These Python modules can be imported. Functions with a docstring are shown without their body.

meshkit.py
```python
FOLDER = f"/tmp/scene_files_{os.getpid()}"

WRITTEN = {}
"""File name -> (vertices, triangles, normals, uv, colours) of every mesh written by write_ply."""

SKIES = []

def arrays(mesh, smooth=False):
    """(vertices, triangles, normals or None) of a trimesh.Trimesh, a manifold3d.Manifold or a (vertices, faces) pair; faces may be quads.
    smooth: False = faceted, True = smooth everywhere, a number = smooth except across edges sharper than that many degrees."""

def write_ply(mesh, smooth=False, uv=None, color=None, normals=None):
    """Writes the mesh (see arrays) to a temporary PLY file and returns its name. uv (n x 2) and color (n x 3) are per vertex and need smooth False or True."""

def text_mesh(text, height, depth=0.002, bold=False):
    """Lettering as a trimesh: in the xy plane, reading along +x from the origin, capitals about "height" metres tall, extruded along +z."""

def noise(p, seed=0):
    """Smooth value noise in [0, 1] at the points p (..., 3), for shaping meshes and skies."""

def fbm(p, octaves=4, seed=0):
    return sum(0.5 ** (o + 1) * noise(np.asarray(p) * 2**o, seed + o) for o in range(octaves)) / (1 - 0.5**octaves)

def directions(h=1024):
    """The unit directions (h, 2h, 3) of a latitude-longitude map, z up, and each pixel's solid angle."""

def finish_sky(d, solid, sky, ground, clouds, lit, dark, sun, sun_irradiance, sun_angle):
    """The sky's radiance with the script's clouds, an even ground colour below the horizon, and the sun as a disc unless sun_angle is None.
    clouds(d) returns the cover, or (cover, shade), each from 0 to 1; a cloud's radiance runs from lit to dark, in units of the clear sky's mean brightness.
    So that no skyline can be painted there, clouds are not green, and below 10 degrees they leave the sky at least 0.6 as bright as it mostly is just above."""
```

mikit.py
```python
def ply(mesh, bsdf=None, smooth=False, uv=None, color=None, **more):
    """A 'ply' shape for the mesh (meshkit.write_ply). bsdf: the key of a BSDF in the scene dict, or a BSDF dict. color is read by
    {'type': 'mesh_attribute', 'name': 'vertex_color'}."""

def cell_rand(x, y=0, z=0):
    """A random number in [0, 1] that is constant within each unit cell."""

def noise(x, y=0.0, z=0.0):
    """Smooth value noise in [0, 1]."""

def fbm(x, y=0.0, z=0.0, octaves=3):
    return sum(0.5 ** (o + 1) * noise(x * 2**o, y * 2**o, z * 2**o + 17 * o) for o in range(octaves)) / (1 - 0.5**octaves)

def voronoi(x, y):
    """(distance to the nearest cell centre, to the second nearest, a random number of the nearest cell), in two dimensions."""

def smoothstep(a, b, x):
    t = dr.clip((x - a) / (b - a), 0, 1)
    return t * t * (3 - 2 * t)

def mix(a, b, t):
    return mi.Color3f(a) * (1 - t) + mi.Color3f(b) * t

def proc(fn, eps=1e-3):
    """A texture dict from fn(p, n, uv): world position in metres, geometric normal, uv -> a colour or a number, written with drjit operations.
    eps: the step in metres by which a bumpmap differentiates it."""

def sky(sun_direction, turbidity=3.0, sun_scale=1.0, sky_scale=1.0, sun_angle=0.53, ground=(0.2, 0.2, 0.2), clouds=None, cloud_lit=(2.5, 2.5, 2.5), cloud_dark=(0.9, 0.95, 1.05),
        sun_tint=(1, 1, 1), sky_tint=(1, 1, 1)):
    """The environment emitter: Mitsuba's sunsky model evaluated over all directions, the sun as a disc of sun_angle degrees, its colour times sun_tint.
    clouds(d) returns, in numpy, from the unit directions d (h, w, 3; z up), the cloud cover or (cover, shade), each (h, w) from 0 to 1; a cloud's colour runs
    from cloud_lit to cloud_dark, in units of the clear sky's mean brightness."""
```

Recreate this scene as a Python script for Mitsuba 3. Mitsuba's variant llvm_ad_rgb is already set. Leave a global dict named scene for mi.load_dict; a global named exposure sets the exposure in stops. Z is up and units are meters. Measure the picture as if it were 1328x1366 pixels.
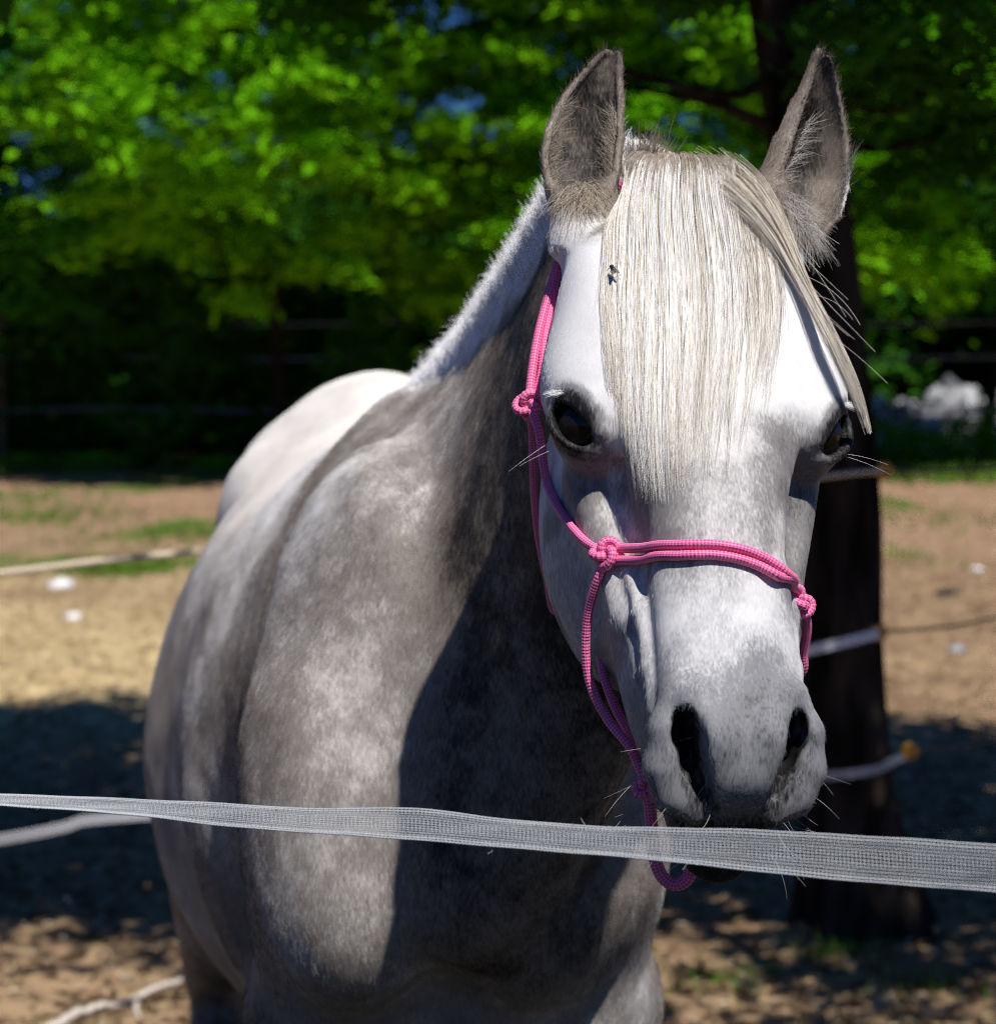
import math, os, tempfile
import numpy as np, trimesh, mitsuba as mi, drjit as dr
import mikit, meshkit
from mikit import proc, noise, fbm, smoothstep, mix

T = mi.ScalarTransform4f
scene, labels = {}, {}

# ------------------------------------------------------------------ camera, light, exposure
CAM_Z, F_PX, PITCH = 1.49, 3100.0, math.degrees(math.atan2(213, 3100))
SUN = (0.20, -0.48, 0.85)
scene['camera'] = {
    'type': 'thinlens', 'fov': 2 * math.degrees(math.atan2(664, F_PX)), 'fov_axis': 'x',
    'aperture_radius': 0.0043, 'focus_distance': 1.56, 'near_clip': 0.05, 'far_clip': 2000.0,
    'to_world': T().look_at(origin=[0, 0, CAM_Z], target=[0, math.cos(math.radians(PITCH)), CAM_Z - math.sin(math.radians(PITCH))], up=[0, 0, 1])}
scene['daylight'] = mikit.sky(SUN, turbidity=3, sky_scale=0.28, ground=(0.06, 0.07, 0.03), sun_tint=(0.86, 0.98, 1.20), sky_tint=(0.46, 0.90, 1.70))
exposure = 1.95

# ------------------------------------------------------------------ small helpers
def rng(seed): return np.random.default_rng(seed)
def nrm(v):
    v = np.asarray(v, float)
    return v / np.maximum(np.linalg.norm(v, axis=-1, keepdims=True), 1e-12)

def tag(key, label, category, group=None, kind=None):
    labels[key] = {'label': label, 'category': category}
    if group: labels[key]['group'] = group
    if kind: labels[key]['kind'] = kind

def struct(key, label=None):
    labels[key] = {'kind': 'structure'}
    if label: labels[key]['label'] = label

def principled(color, rough=0.6, **kw):
    c = color if isinstance(color, dict) else {'type': 'rgb', 'value': list(color)}
    return {'type': 'twosided', 'nested': {'type': 'principled', 'base_color': c, 'roughness': rough, **kw}}

def diffuse(color):
    c = color if isinstance(color, dict) else {'type': 'rgb', 'value': list(color)}
    return {'type': 'twosided', 'nested': {'type': 'diffuse', 'reflectance': c}}

def catmull(P, n, closed=False):
    """n points along a Catmull-Rom spline through P, evenly spaced by length."""
    P = np.asarray(P, float)
    Q = np.vstack([P[-1:], P, P[:2]]) if closed else np.vstack([2 * P[0] - P[1], P, 2 * P[-1] - P[-2]])
    out, seg = [], 24
    for i in range(len(Q) - 3):
        t = np.linspace(0, 1, seg, endpoint=False)[:, None]
        p0, p1, p2, p3 = Q[i:i + 4]
        out.append(0.5 * (2 * p1 + (p2 - p0) * t + (2 * p0 - 5 * p1 + 4 * p2 - p3) * t ** 2 + (3 * p1 - p0 - 3 * p2 + p3) * t ** 3))
    out.append(Q[-2:-1])
    C = np.vstack(out)
    s = np.r_[0, np.cumsum(np.linalg.norm(np.diff(C, axis=0), axis=1))]
    u = np.linspace(0, s[-1], n)
    return np.stack([np.interp(u, s, C[:, k]) for k in range(C.shape[1])], 1)

def frames(C, up=None):
    t = nrm(np.gradient(C, axis=0))
    a = np.zeros_like(C)
    v = np.array([0.3, 0.2, 0.93]) if up is None else np.asarray(up, float)
    for i in range(len(C)):
        v = v - t[i] * (v @ t[i])
        v = v / np.linalg.norm(v)
        a[i] = v
    return t, a, np.cross(t, a)

def tube(C, r, sides=8, caps=True, disp=None):
    """A mesh tube along the points C; disp(s, theta) adds to the radius."""
    C = np.asarray(C, float)
    r = np.broadcast_to(r, (len(C),))
    t, a, b = frames(C)
    th = np.arange(sides) * 2 * np.pi / sides
    s = np.r_[0, np.cumsum(np.linalg.norm(np.diff(C, axis=0), axis=1))]
    R = np.repeat(r[:, None], sides, 1)
    if disp is not None: R = R + disp(s[:, None], th[None])
    V = (C[:, None] + R[..., None] * (np.cos(th)[None, :, None] * a[:, None] + np.sin(th)[None, :, None] * b[:, None])).reshape(-1, 3)
    i, j = np.meshgrid(np.arange(len(C) - 1), np.arange(sides), indexing='ij')
    j2 = (j + 1) % sides
    q = np.stack([i * sides + j, i * sides + j2, (i + 1) * sides + j2, (i + 1) * sides + j], -1).reshape(-1, 4)
    F = np.vstack([q[:, [0, 1, 2]], q[:, [0, 2, 3]]])
    if caps:
        n = len(V)
        V = np.vstack([V, C[:1], C[-1:]])
        k = np.arange(sides); k2 = (k + 1) % sides
        e = (len(C) - 1) * sides
        F = np.vstack([F, np.stack([k2, k, np.full(sides, n)], 1), np.stack([e + k, e + k2, np.full(sides, n + 1)], 1)])
    return V, F

def join(parts):
    vs, fs, n = [], [], 0
    for v, f in parts:
        vs.append(np.asarray(v)); fs.append(np.asarray(f) + n); n += len(v)
    return np.vstack(vs), np.vstack(fs)

_curve_dir = tempfile.mkdtemp(prefix='strands_')
def curves(key, strands, bsdf):
    """strands: array (n, m, 4) of points and radii -> one bsplinecurve entry."""
    path = f'{_curve_dir}/{key}.txt'
    s = np.asarray(strands, float)
    n, m, _ = s.shape
    s = np.concatenate([s[:, :1], s[:, :1], s, s[:, -1:], s[:, -1:]], 1)
    with open(path, 'w') as f:
        block = '%.5f %.5f %.5f %.6f\n' * (m + 4) + '\n'
        for i in range(0, n, 4000):
            q = s[i:i + 4000]
            f.write(block * len(q) % tuple(q.ravel().tolist()))
    scene[key] = {'type': 'bsplinecurve', 'filename': path, 'bsdf': {'type': 'ref', 'id': bsdf}}

# ------------------------------------------------------------------ implicit modelling of the horse
class Prim:
    def __init__(self, fn, lo, hi, k, op='add'):
        self.fn, self.lo, self.hi, self.k, self.op = fn, np.asarray(lo, float), np.asarray(hi, float), k, op

PR = []
def ell(c, r, M=None, k=0.03, op='add'):
    """Ellipsoid; the rows of M are its axes."""
    c, r = np.asarray(c, float), np.asarray(r, float)
    M = np.eye(3) if M is None else np.asarray(M, float)
    e = np.sqrt(((M * r[:, None]) ** 2).sum(0))
    Mf, cf, rf = M.astype(np.float32), c.astype(np.float32), r.astype(np.float32)
    def fn(p):
        q = (p - cf) @ Mf.T
        a = q / rf
        k0 = np.sqrt((a * a).sum(-1)) + 1e-6
        b = a / rf
        return k0 * (k0 - 1) / (np.sqrt((b * b).sum(-1)) + 1e-6)
    PR.append(Prim(fn, c - e, c + e, k, op))

def cone(p0, p1, r0, r1, k=0.03, op='add'):
    p0, p1 = np.asarray(p0, float), np.asarray(p1, float)
    d = (p1 - p0).astype(np.float32); L2 = float(d @ d); a = p0.astype(np.float32)
    def fn(p):
        q = p - a
        t = np.clip((q @ d) / L2, 0, 1)
        w = q - t[:, None] * d
        return np.sqrt((w * w).sum(-1)) - (r0 + (r1 - r0) * t)
    rr = max(r0, r1)
    PR.append(Prim(fn, np.minimum(p0, p1) - rr, np.maximum(p0, p1) + rr, k, op))

def chain(pts, radii, k=0.02, op='add'):
    for i in range(len(pts) - 1): cone(pts[i], pts[i + 1], radii[i], radii[i + 1], k, op)

def combine(d, e, k, op):
    if op == 'add':
        h = np.maximum(k - np.abs(d - e), 0) / k
        return np.minimum(d, e) - h * h * k * 0.25
    e = -e
    h = np.maximum(k - np.abs(d - e), 0) / k
    return np.maximum(d, e) + h * h * k * 0.25

FAR = np.float32(0.5)
def field(p):
    p = np.asarray(p, np.float32)
    d = np.full(len(p), FAR, np.float32)
    for q in PR:
        m = q.k + 0.06
        w = np.nonzero(((p > q.lo - m) & (p < q.hi + m)).all(1))[0]
        if len(w): d[w] = combine(d[w], q.fn(p[w]), q.k, q.op)
    return d

def grad(p, h=0.0012):
    p = np.asarray(p, np.float32)
    g = np.stack([field(p + np.eye(3, dtype=np.float32)[i] * h) - field(p - np.eye(3, dtype=np.float32)[i] * h) for i in range(3)], 1)
    return nrm(g)

def project(p, off=0.0, n=4):
    """Moves points onto the surface at distance off."""
    p = np.array(p, float)
    for _ in range(n):
        p = p - grad(p) * np.clip(field(p) - off, -0.02, 0.02)[:, None]
    return p

def surface_nets(axes, B=6):
    """Mesh of field = 0 on a rectilinear grid with uneven spacing, worked only in the blocks the surface passes."""
    n = [(len(a) - 1) // B * B for a in axes]
    ax = [np.asarray(a[:m + 1], np.float32) for a, m in zip(axes, n)]
    nb = [m // B for m in n]
    lo = [a[:-1:B] for a in ax]; hi = [a[B::B] for a in ax]
    I = np.stack(np.meshgrid(*[np.arange(m) for m in nb], indexing='ij'), -1).reshape(-1, 3)
    L = np.stack([lo[k][I[:, k]] for k in range(3)], 1); H = np.stack([hi[k][I[:, k]] for k in range(3)], 1)
    half = np.linalg.norm(H - L, axis=1) / 2
    d = field((L + H) / 2)
    keep = np.abs(d) < half * 1.6 + 0.02
    I, L, H = I[keep], L[keep], H[keep]
    nblk = len(I)
    o = np.arange(B + 1)
    G = np.stack(np.meshgrid(o, o, o, indexing='ij'), -1).reshape(-1, 3)
    idx = I[:, None, :] * B + G[None]
    P = np.stack([ax[k][idx[..., k]] for k in range(3)], -1)
    D = np.full(P.shape[:2], FAR, np.float32)
    for q in PR:
        m = q.k + 0.06
        w = np.nonzero(((H > q.lo - m) & (L < q.hi + m)).all(1))[0]
        if len(w): D[w] = combine(D[w], q.fn(P[w].reshape(-1, 3)).reshape(len(w), -1), q.k, q.op)
    D = D.reshape(nblk, B + 1, B + 1, B + 1); P = P.reshape(nblk, B + 1, B + 1, B + 1, 3)
    corner = [(a, b, c) for a in (0, 1) for b in (0, 1) for c in (0, 1)]
    cd = np.stack([D[:, a:a + B, b:b + B, c:c + B] for a, b, c in corner], -1)
    s = (cd < 0).sum(-1)
    act = (s > 0) & (s < 8)
    bi, x, y, z = np.nonzero(act)
    cd = cd[bi, x, y, z]
    cp = np.stack([P[bi, x + a, y + b, z + c] for a, b, c in corner], 1)
    acc, cnt = np.zeros((len(bi), 3)), np.zeros(len(bi))
    for i in range(8):
        for j in range(i + 1, 8):
            if sum(abs(u - v) for u, v in zip(corner[i], corner[j])) != 1: continue
            cr = (cd[:, i] < 0) != (cd[:, j] < 0)
            t = cd[cr, i] / (cd[cr, i] - cd[cr, j])
            acc[cr] += cp[cr, i] + t[:, None] * (cp[cr, j] - cp[cr, i]); cnt[cr] += 1
    V = acc / cnt[:, None]
    gi = I[bi] * B + np.stack([x, y, z], 1)
    M = np.array([1 << 42, 1 << 21, 1], np.int64)
    code = (gi + 1) @ M
    order = np.argsort(code); code, V, gi, cd = code[order], V[order], gi[order], cd[order]
    def find(off):
        c = (gi + 1 + np.array(off)) @ M
        k = np.searchsorted(code, c); k = np.minimum(k, len(code) - 1)
        return np.where(code[k] == c, k, -1)
    faces = []
    for axis, (e1, e2), cidx in ((0, ((0, -1, 0), (0, 0, -1)), 4), (1, ((0, 0, -1), (-1, 0, 0)), 2), (2, ((-1, 0, 0), (0, -1, 0)), 1)):
        s0, s1 = cd[:, 0] < 0, cd[:, cidx] < 0
        both = tuple(np.add(e1, e2))
        q = np.stack([np.arange(len(V)), find(e1), find(both), find(e2)], 1)
        ok = (s0 != s1) & (q >= 0).all(1)
        q = np.where(s0[:, None], q, q[:, ::-1])[ok]
        faces.append(q)
    Q = np.vstack(faces)
    return V, np.vstack([Q[:, [0, 1, 2]], Q[:, [0, 2, 3]]])

# ---- the head's own frame: x to its left (viewer's right), t from poll to nose, n out of the forehead
HO = np.array([0.1390, 1.60, 1.450])
yaw, pit, rol = math.radians(5.0), math.radians(50.0), math.radians(4.0)
HT = np.array([math.sin(yaw) * math.cos(pit), -math.cos(yaw) * math.cos(pit), -math.sin(pit)])
HX0 = np.array([math.cos(yaw), math.sin(yaw), 0.0])
HN0 = np.cross(HX0, HT); HN0 *= np.sign(HN0[2])
HX = HX0 * math.cos(rol) - HN0 * math.sin(rol) * 1.0
HN = HN0 * math.cos(rol) + HX0 * math.sin(rol)
HM = np.stack([HX, HT, HN])            # rows: local axes in world
def hw(x, t, n): return HO + x * HX + t * HT + n * HN
def hl(p): return (np.asarray(p) - HO) @ HM.T
def hell(c, r, k=0.03, op='add', rx=0.0, rt=0.0, rn=0.0):
    """Head ellipsoid, turned by rx, rt, rn degrees about the head's axes."""
    R = trimesh.transformations.euler_matrix(math.radians(rx), math.radians(rt), math.radians(rn))[:3, :3]
    ell(hw(*c), r, R.T @ HM, k, op)
def hcone(p0, p1, r0, r1, k=0.02, op='add'): cone(hw(*p0), hw(*p1), r0, r1, k, op)

# ---- body frame: s across (viewer's right), u back along the body, z up
BTH = math.radians(6.2)
BO = np.array([-0.062, 2.38, 0.0])
BS, BU = np.array([math.cos(BTH), math.sin(BTH), 0]), np.array([-math.sin(BTH), math.cos(BTH), 0])
BM = np.stack([BS, BU, [0, 0, 1.0]])
def bw(s, u, z): return BO + s * BS + u * BU + np.array([0, 0, z])
def bell(c, r, k=0.05, op='add', rx=0.0, ry=0.0, rz=0.0):
    R = trimesh.transformations.euler_matrix(math.radians(rx), math.radians(ry), math.radians(rz))[:3, :3]
    ell(bw(*c), r, R.T @ BM, k, op)
def bcone(p0, p1, r0, r1, k=0.04, op='add'): cone(bw(*p0), bw(*p1), r0, r1, k, op)

# trunk
for u, z, rs, rz in ((-0.12, 1.11, 0.150, 0.31), (0.06, 1.10, 0.200, 0.34), (0.26, 1.03, 0.272, 0.385), (0.46, 1.000, 0.318, 0.385), (0.66, 1.03, 0.300, 0.37),
                     (0.86, 1.10, 0.240, 0.315), (1.04, 1.15, 0.212, 0.285), (1.18, 1.14, 0.19, 0.27)):
    bell((0, u, z), (rs, 0.24, rz), 0.08)
bcone((0.03, 0.02, 1.405), (0.01, 0.24, 1.385), 0.044, 0.038, 0.09)        # withers
bcone((0, 0.93, 1.39), (0, 1.15, 1.37), 0.055, 0.05, 0.10)           # croup
for m in (-1, 1):
    bell((m * 0.085, 1.05, 1.22), (0.125, 0.26, 0.17), 0.08)         # rump muscles
    bell((m * 0.175, 0.93, 1.27), (0.030, 0.05, 0.05), 0.08)         # point of hip
    bell((m * 0.13, 1.12, 0.98), (0.105, 0.23, 0.30), 0.06)          # thigh
    hs = 0.165 if m > 0 else 0.245
    bcone((m * (hs - 0.03), 1.02, 0.82), (m * hs, 1.27, 0.52), 0.115, 0.055, 0.05)   # gaskin
    chain([bw(m * hs, 1.30, 0.52), bw(m * hs, 1.27, 0.42), bw(m * hs, 1.24, 0.17), bw(m * hs, 1.20, 0.10)], [0.052, 0.040, 0.029, 0.040], 0.02)
    bcone((m * hs, 1.19, 0.085), (m * hs, 1.15, 0.03), 0.040, 0.055, 0.02)
    # shoulder blade, point of the shoulder, breast muscle, upper foreleg
    bell((m * 0.090, -0.06, 1.18), (0.066, 0.12, 0.22), 0.06, rx=-20, ry=m * -16)
    bell((m * 0.128, -0.235, 1.08), (0.060, 0.115, 0.150), 0.035, ry=m * -6)
    bell((m * 0.098 - 0.018, -0.278, 1.045), (0.078, 0.105, 0.160), 0.060, ry=m * 6)
    bell((m * 0.098, -0.185, 1.190), (0.074, 0.115, 0.170), 0.070, rx=-18)
    bell((m * 0.066, -0.230, 1.270), (0.060, 0.100, 0.130), 0.070, rx=-18)
    bell((m * 0.085 - 0.018, -0.330, 0.995), (0.055, 0.055, 0.075), 0.045)
    bell((m * 0.128 - 0.005, -0.175, 0.90), (0.060, 0.120, 0.19), 0.045)
    bcone((m * 0.122, -0.185, 0.86), (m * 0.115, -0.20, 0.47), 0.080, 0.046, 0.03)
    bcone((m * 0.062, -0.255, 0.92), (m * 0.085, -0.20, 0.76), 0.050, 0.042, 0.02)
    chain([bw(m * 0.115, -0.21, 0.47), bw(m * 0.115, -0.21, 0.40), bw(m * 0.115, -0.19, 0.16), bw(m * 0.115, -0.23, 0.09)], [0.050, 0.042, 0.029, 0.038], 0.02)
    bcone((m * 0.115, -0.235, 0.08), (m * 0.115, -0.27, 0.03), 0.040, 0.056, 0.02)
bell((0, -0.25, 1.12), (0.11, 0.14, 0.18), 0.06)                     # breast
bell((0, -0.16, 0.88), (0.07, 0.14, 0.12), 0.04)

# neck: upright ellipse sections from the poll to the withers and breast
NECK = [((0.138, 1.772, 1.600), (0.130, 1.835, 1.395), 0.058, 0.028),
        ((0.106, 1.90, 1.640), (0.108, 1.895, 1.315), 0.064, 0.024),
        ((0.076, 2.02, 1.602), (0.088, 1.935, 1.225), 0.068, 0.024),
        ((0.040, 2.16, 1.548), (0.055, 1.960, 1.130), 0.074, 0.026),
        ((0.002, 2.30, 1.495), (0.010, 1.985, 1.055), 0.084, 0.030),
        ((-0.026, 2.42, 1.460), (-0.025, 2.020, 1.000), 0.088, 0.036)]
cr = catmull([a for a, *_ in NECK], 11); thr = catmull([b for _, b, *_ in NECK], 11)
nw = np.interp(np.linspace(0, 1, 11), np.linspace(0, 1, 6), [w for *_, w, _ in NECK]); cw = np.interp(np.linspace(0, 1, 11), np.linspace(0, 1, 6), [w for *_, w in NECK])
for i in range(11):
    c, ax = cr[i] * 0.45 + thr[i] * 0.55, cr[i] - thr[i]
    L = np.linalg.norm(ax); z = ax / L
    along = nrm(np.gradient(cr * 0.45 + thr * 0.55, axis=0)[i])
    x = nrm(np.cross(along, z)); y = np.cross(z, x)
    ell(c, (nw[i], 0.085, L * 0.52), np.stack([x, y, z]), 0.05)
for i in range(10): cone(cr[i] - np.array([0, 0, cw[i] * 0.6]), cr[i + 1] - np.array([0, 0, cw[i + 1] * 0.6]), cw[i] * 0.6, cw[i + 1] * 0.6, 0.06)

# head
hell((0, -0.115, -0.045), (0.066, 0.10, 0.075), 0.03)
hell((0, -0.05, -0.005), (0.074, 0.13, 0.050), 0.03)
hell((0, -0.155, -0.02), (0.052, 0.06, 0.055), 0.03)
for t, n, rx, rt, rn in ((0.05, -0.012, 0.070, 0.075, 0.050), (0.11, -0.022, 0.058, 0.07, 0.048), (0.165, -0.028, 0.047, 0.065, 0.044), (0.215, -0.034, 0.041, 0.06, 0.042)):
    hell((0, t, n), (rx, rt, rn), 0.025)
hell((0, 0.10, -0.075), (0.055, 0.14, 0.055), 0.03)
hell((0, 0.04, -0.12), (0.055, 0.13, 0.070), 0.04)
for m in (-1, 1):
    hell((m * 0.070, -0.020, 0.000), (0.036, 0.050, 0.031), 0.034)                 # brow
    hcone((m * 0.084, -0.03, -0.030), (m * 0.062, -0.125, -0.035), 0.014, 0.017, 0.035)   # cheek arch
    hell((m * 0.052, 0.004, -0.102), (0.042, 0.094, 0.086), 0.028)                 # cheek
    hell((m * 0.046, 0.05, -0.140), (0.032, 0.085, 0.055), 0.03, rx=14)
    hcone((m * 0.074, 0.028, -0.042), (m * 0.056, 0.135, -0.050), 0.0115, 0.0075, 0.022)
    hell((m * 0.058, 0.095, -0.010), (0.005, 0.050, 0.010), 0.034, 'sub')   # facial crest
    hell((m * 0.036, 0.16, -0.072), (0.018, 0.075, 0.030), 0.025)
    hell((m * 0.060, -0.085, 0.012), (0.026, 0.055, 0.030), 0.04)                    # temple
    hcone((m * 0.030, 0.14, -0.006), (m * 0.033, 0.225, -0.016), 0.006, 0.009, 0.022)    # side of the nasal bone
# muzzle
hell((0, 0.238, -0.044), (0.042, 0.047, 0.044), 0.025)
hell((0, 0.258, -0.034), (0.033, 0.034, 0.030), 0.016)
hell((0, 0.285, -0.070), (0.026, 0.020, 0.024), 0.010)                              # upper lip
hell((0, 0.275, -0.098), (0.028, 0.034, 0.020), 0.012)                             # lower lip
hell((0, 0.245, -0.106), (0.026, 0.030, 0.020), 0.015)                             # chin
hell((0, 0.20, -0.092), (0.030, 0.07, 0.028), 0.03)
for m in (-1, 1):
    chain([hw(m * 0.038, 0.224, -0.008), hw(m * 0.0450, 0.246, -0.017), hw(m * 0.0455, 0.264, -0.031), hw(m * 0.0385, 0.278, -0.042), hw(m * 0.026, 0.288, -0.047)], [0.007, 0.0095, 0.0112, 0.0105, 0.0075], 0.012)   # outer nostril wing
    chain([hw(m * 0.026, 0.232, -0.002), hw(m * 0.019, 0.258, -0.006), hw(m * 0.010, 0.272, -0.018)], [0.010, 0.011, 0.010], 0.016)   # inner rim
    slit = [hw(m * 0.0350, 0.256, 0.006), hw(m * 0.0340, 0.264, 0.000), hw(m * 0.0290, 0.277, -0.012), hw(m * 0.0215, 0.289, -0.026)]
    for dep in (0.0, 0.012, 0.026, 0.042):
        chain([q - (0.75 * HT + 0.66 * HN) * dep + m * HX * dep * 0.1 for q in slit], [0.0072, 0.0082, 0.0068, 0.0042], 0.005, 'sub')
    cone(hw(m * 0.012, 0.318, -0.078), hw(m * 0.034, 0.252, -0.081), 0.0022, 0.0022, 0.006, 'sub')
# veins on the side of the face
for m in (-1, 1):
    chain([hw(m * 0.054, 0.115, -0.030), hw(m * 0.050, 0.150, -0.026), hw(m * 0.0475, 0.190, -0.030), hw(m * 0.049, 0.225, -0.030)], [0.003, 0.0042, 0.0042, 0.003], 0.008)
    chain([hw(m * 0.053, 0.150, -0.046), hw(m * 0.047, 0.185, -0.046), hw(m * 0.046, 0.215, -0.042)], [0.003, 0.004, 0.003], 0.008)

# eyes: lids round the eyeball
EYES = {}
for m in (-1, 1):
    c = hw(m * 0.0765, 0.012, -0.008)
    out = nrm(m * 0.64 * HX + 0.34 * HT + 0.69 * HN)
    EYES[m] = (c, out, 0.0235)
    along = nrm(np.cross(out, nrm(np.cross(HT * 0.8 - m * 0.55 * HX, out))))   # corner to corner
    upv = nrm(np.cross(along, out)); upv *= -np.sign(upv @ (HT + m * 0.3 * HX))
    ell(c, (0.0268,) * 3, None, 0.012)
    arc = [c + 0.0262 * nrm(out * math.cos(b) * 0.95 + along * math.sin(b) * 1.0 + upv * (0.58 - 0.50 * abs(math.sin(b)) ** 2)) for b in np.linspace(-1.0, 1.0, 9)]
    chain(arc, [0.0025] + [0.0054] * 7 + [0.0025], 0.005)
    arc2 = [c + 0.0290 * nrm(out * math.cos(b) * 0.95 + along * math.sin(b) * 1.0 + upv * (1.0 - 0.45 * abs(math.sin(b)) ** 2)) for b in np.linspace(-0.9, 0.9, 9)]
    chain(arc2, [0.002] + [0.0036] * 7 + [0.002], 0.005)
    arc3 = [c + 0.0315 * nrm(out * math.cos(b) * 0.95 + along * math.sin(b) * 1.0 + upv * (1.42 - 0.5 * abs(math.sin(b)) ** 2)) for b in np.linspace(-0.8, 0.8, 9)]
    chain(arc3, [0.002] + [0.0034] * 7 + [0.002], 0.005)
    low = [c + 0.0262 * nrm(out * math.cos(b) * 0.95 + along * math.sin(b) * 1.0 - upv * (0.55 - 0.5 * abs(math.sin(b)) ** 2)) for b in np.linspace(-1.0, 1.0, 9)]
    chain(low, [0.002] + [0.0034] * 7 + [0.002], 0.006)
    ell(c + out * 0.020 - upv * 0.0030, (0.0188, 0.0098, 0.016), np.stack([along, upv, out]), 0.004, 'sub')
    EYES[m] += (along, upv)
# ears: an open cupped leaf
EARS, EARFN = {}, {}
def ear(name, base, tip, face, bend, wide, close):
    base, tip = np.asarray(base, float), np.asarray(tip, float)
    e = tip - base; Hh = np.linalg.norm(e); e = e / Hh
    f = nrm(np.asarray(face, float) - e * (np.asarray(face) @ e)); s = np.cross(f, e)
    hh = [-0.2, 0, 0.12, 0.3, 0.5, 0.7, 0.85, 0.95, 1.0]; RR = np.array([0.014, 0.0185, 0.0240, 0.0290, 0.0282, 0.0222, 0.0142, 0.0088, 0.0045]) * wide
    th = 0.0027
    M = np.stack([s, f, e]).astype(np.float32); b0 = base.astype(np.float32)
    def fn(p):
        q = (p - b0) @ M.T
        h = q[:, 2] / Hh
        R = np.interp(h, hh, RR).astype(np.float32)
        hc = np.clip(h, 0, 1)
        x = q[:, 0] - bend * (hc ** 2 - hc) * Hh
        y = (q[:, 1] + 0.006 * np.sin(hc * 3.1)) / 0.85
        r = np.sqrt(x * x + y * y)
        d = np.abs(r - R) - th
        fc = R * np.interp(h, [-0.2, close, close + 0.18, 0.7, 1], [1.5, 1.0, 0.30, 0.05, -0.1])
        d = np.maximum(d, (y - fc) * 0.8)
        return np.maximum(d, np.maximum(q[:, 2] - Hh, -0.2 * Hh - q[:, 2])).astype(np.float32)
    PR.append(Prim(fn, np.minimum(base - 0.2 * e * Hh, tip) - 0.045, np.maximum(base, tip) + 0.045, 0.010))
    cone(base - e * 0.018, base + e * 0.012 - f * 0.004, 0.0155 * wide, 0.0150 * wide, 0.022)
    EARS[name] = (base, tip, e, f, s, Hh)
    EARFN[name] = (lambda q, hc: q @ s - bend * (hc ** 2 - hc) * Hh, lambda q, hc: (q @ f + 0.006 * np.sin(hc * 3.1)) / 0.85, lambda h: np.interp(h, hh, RR))
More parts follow.
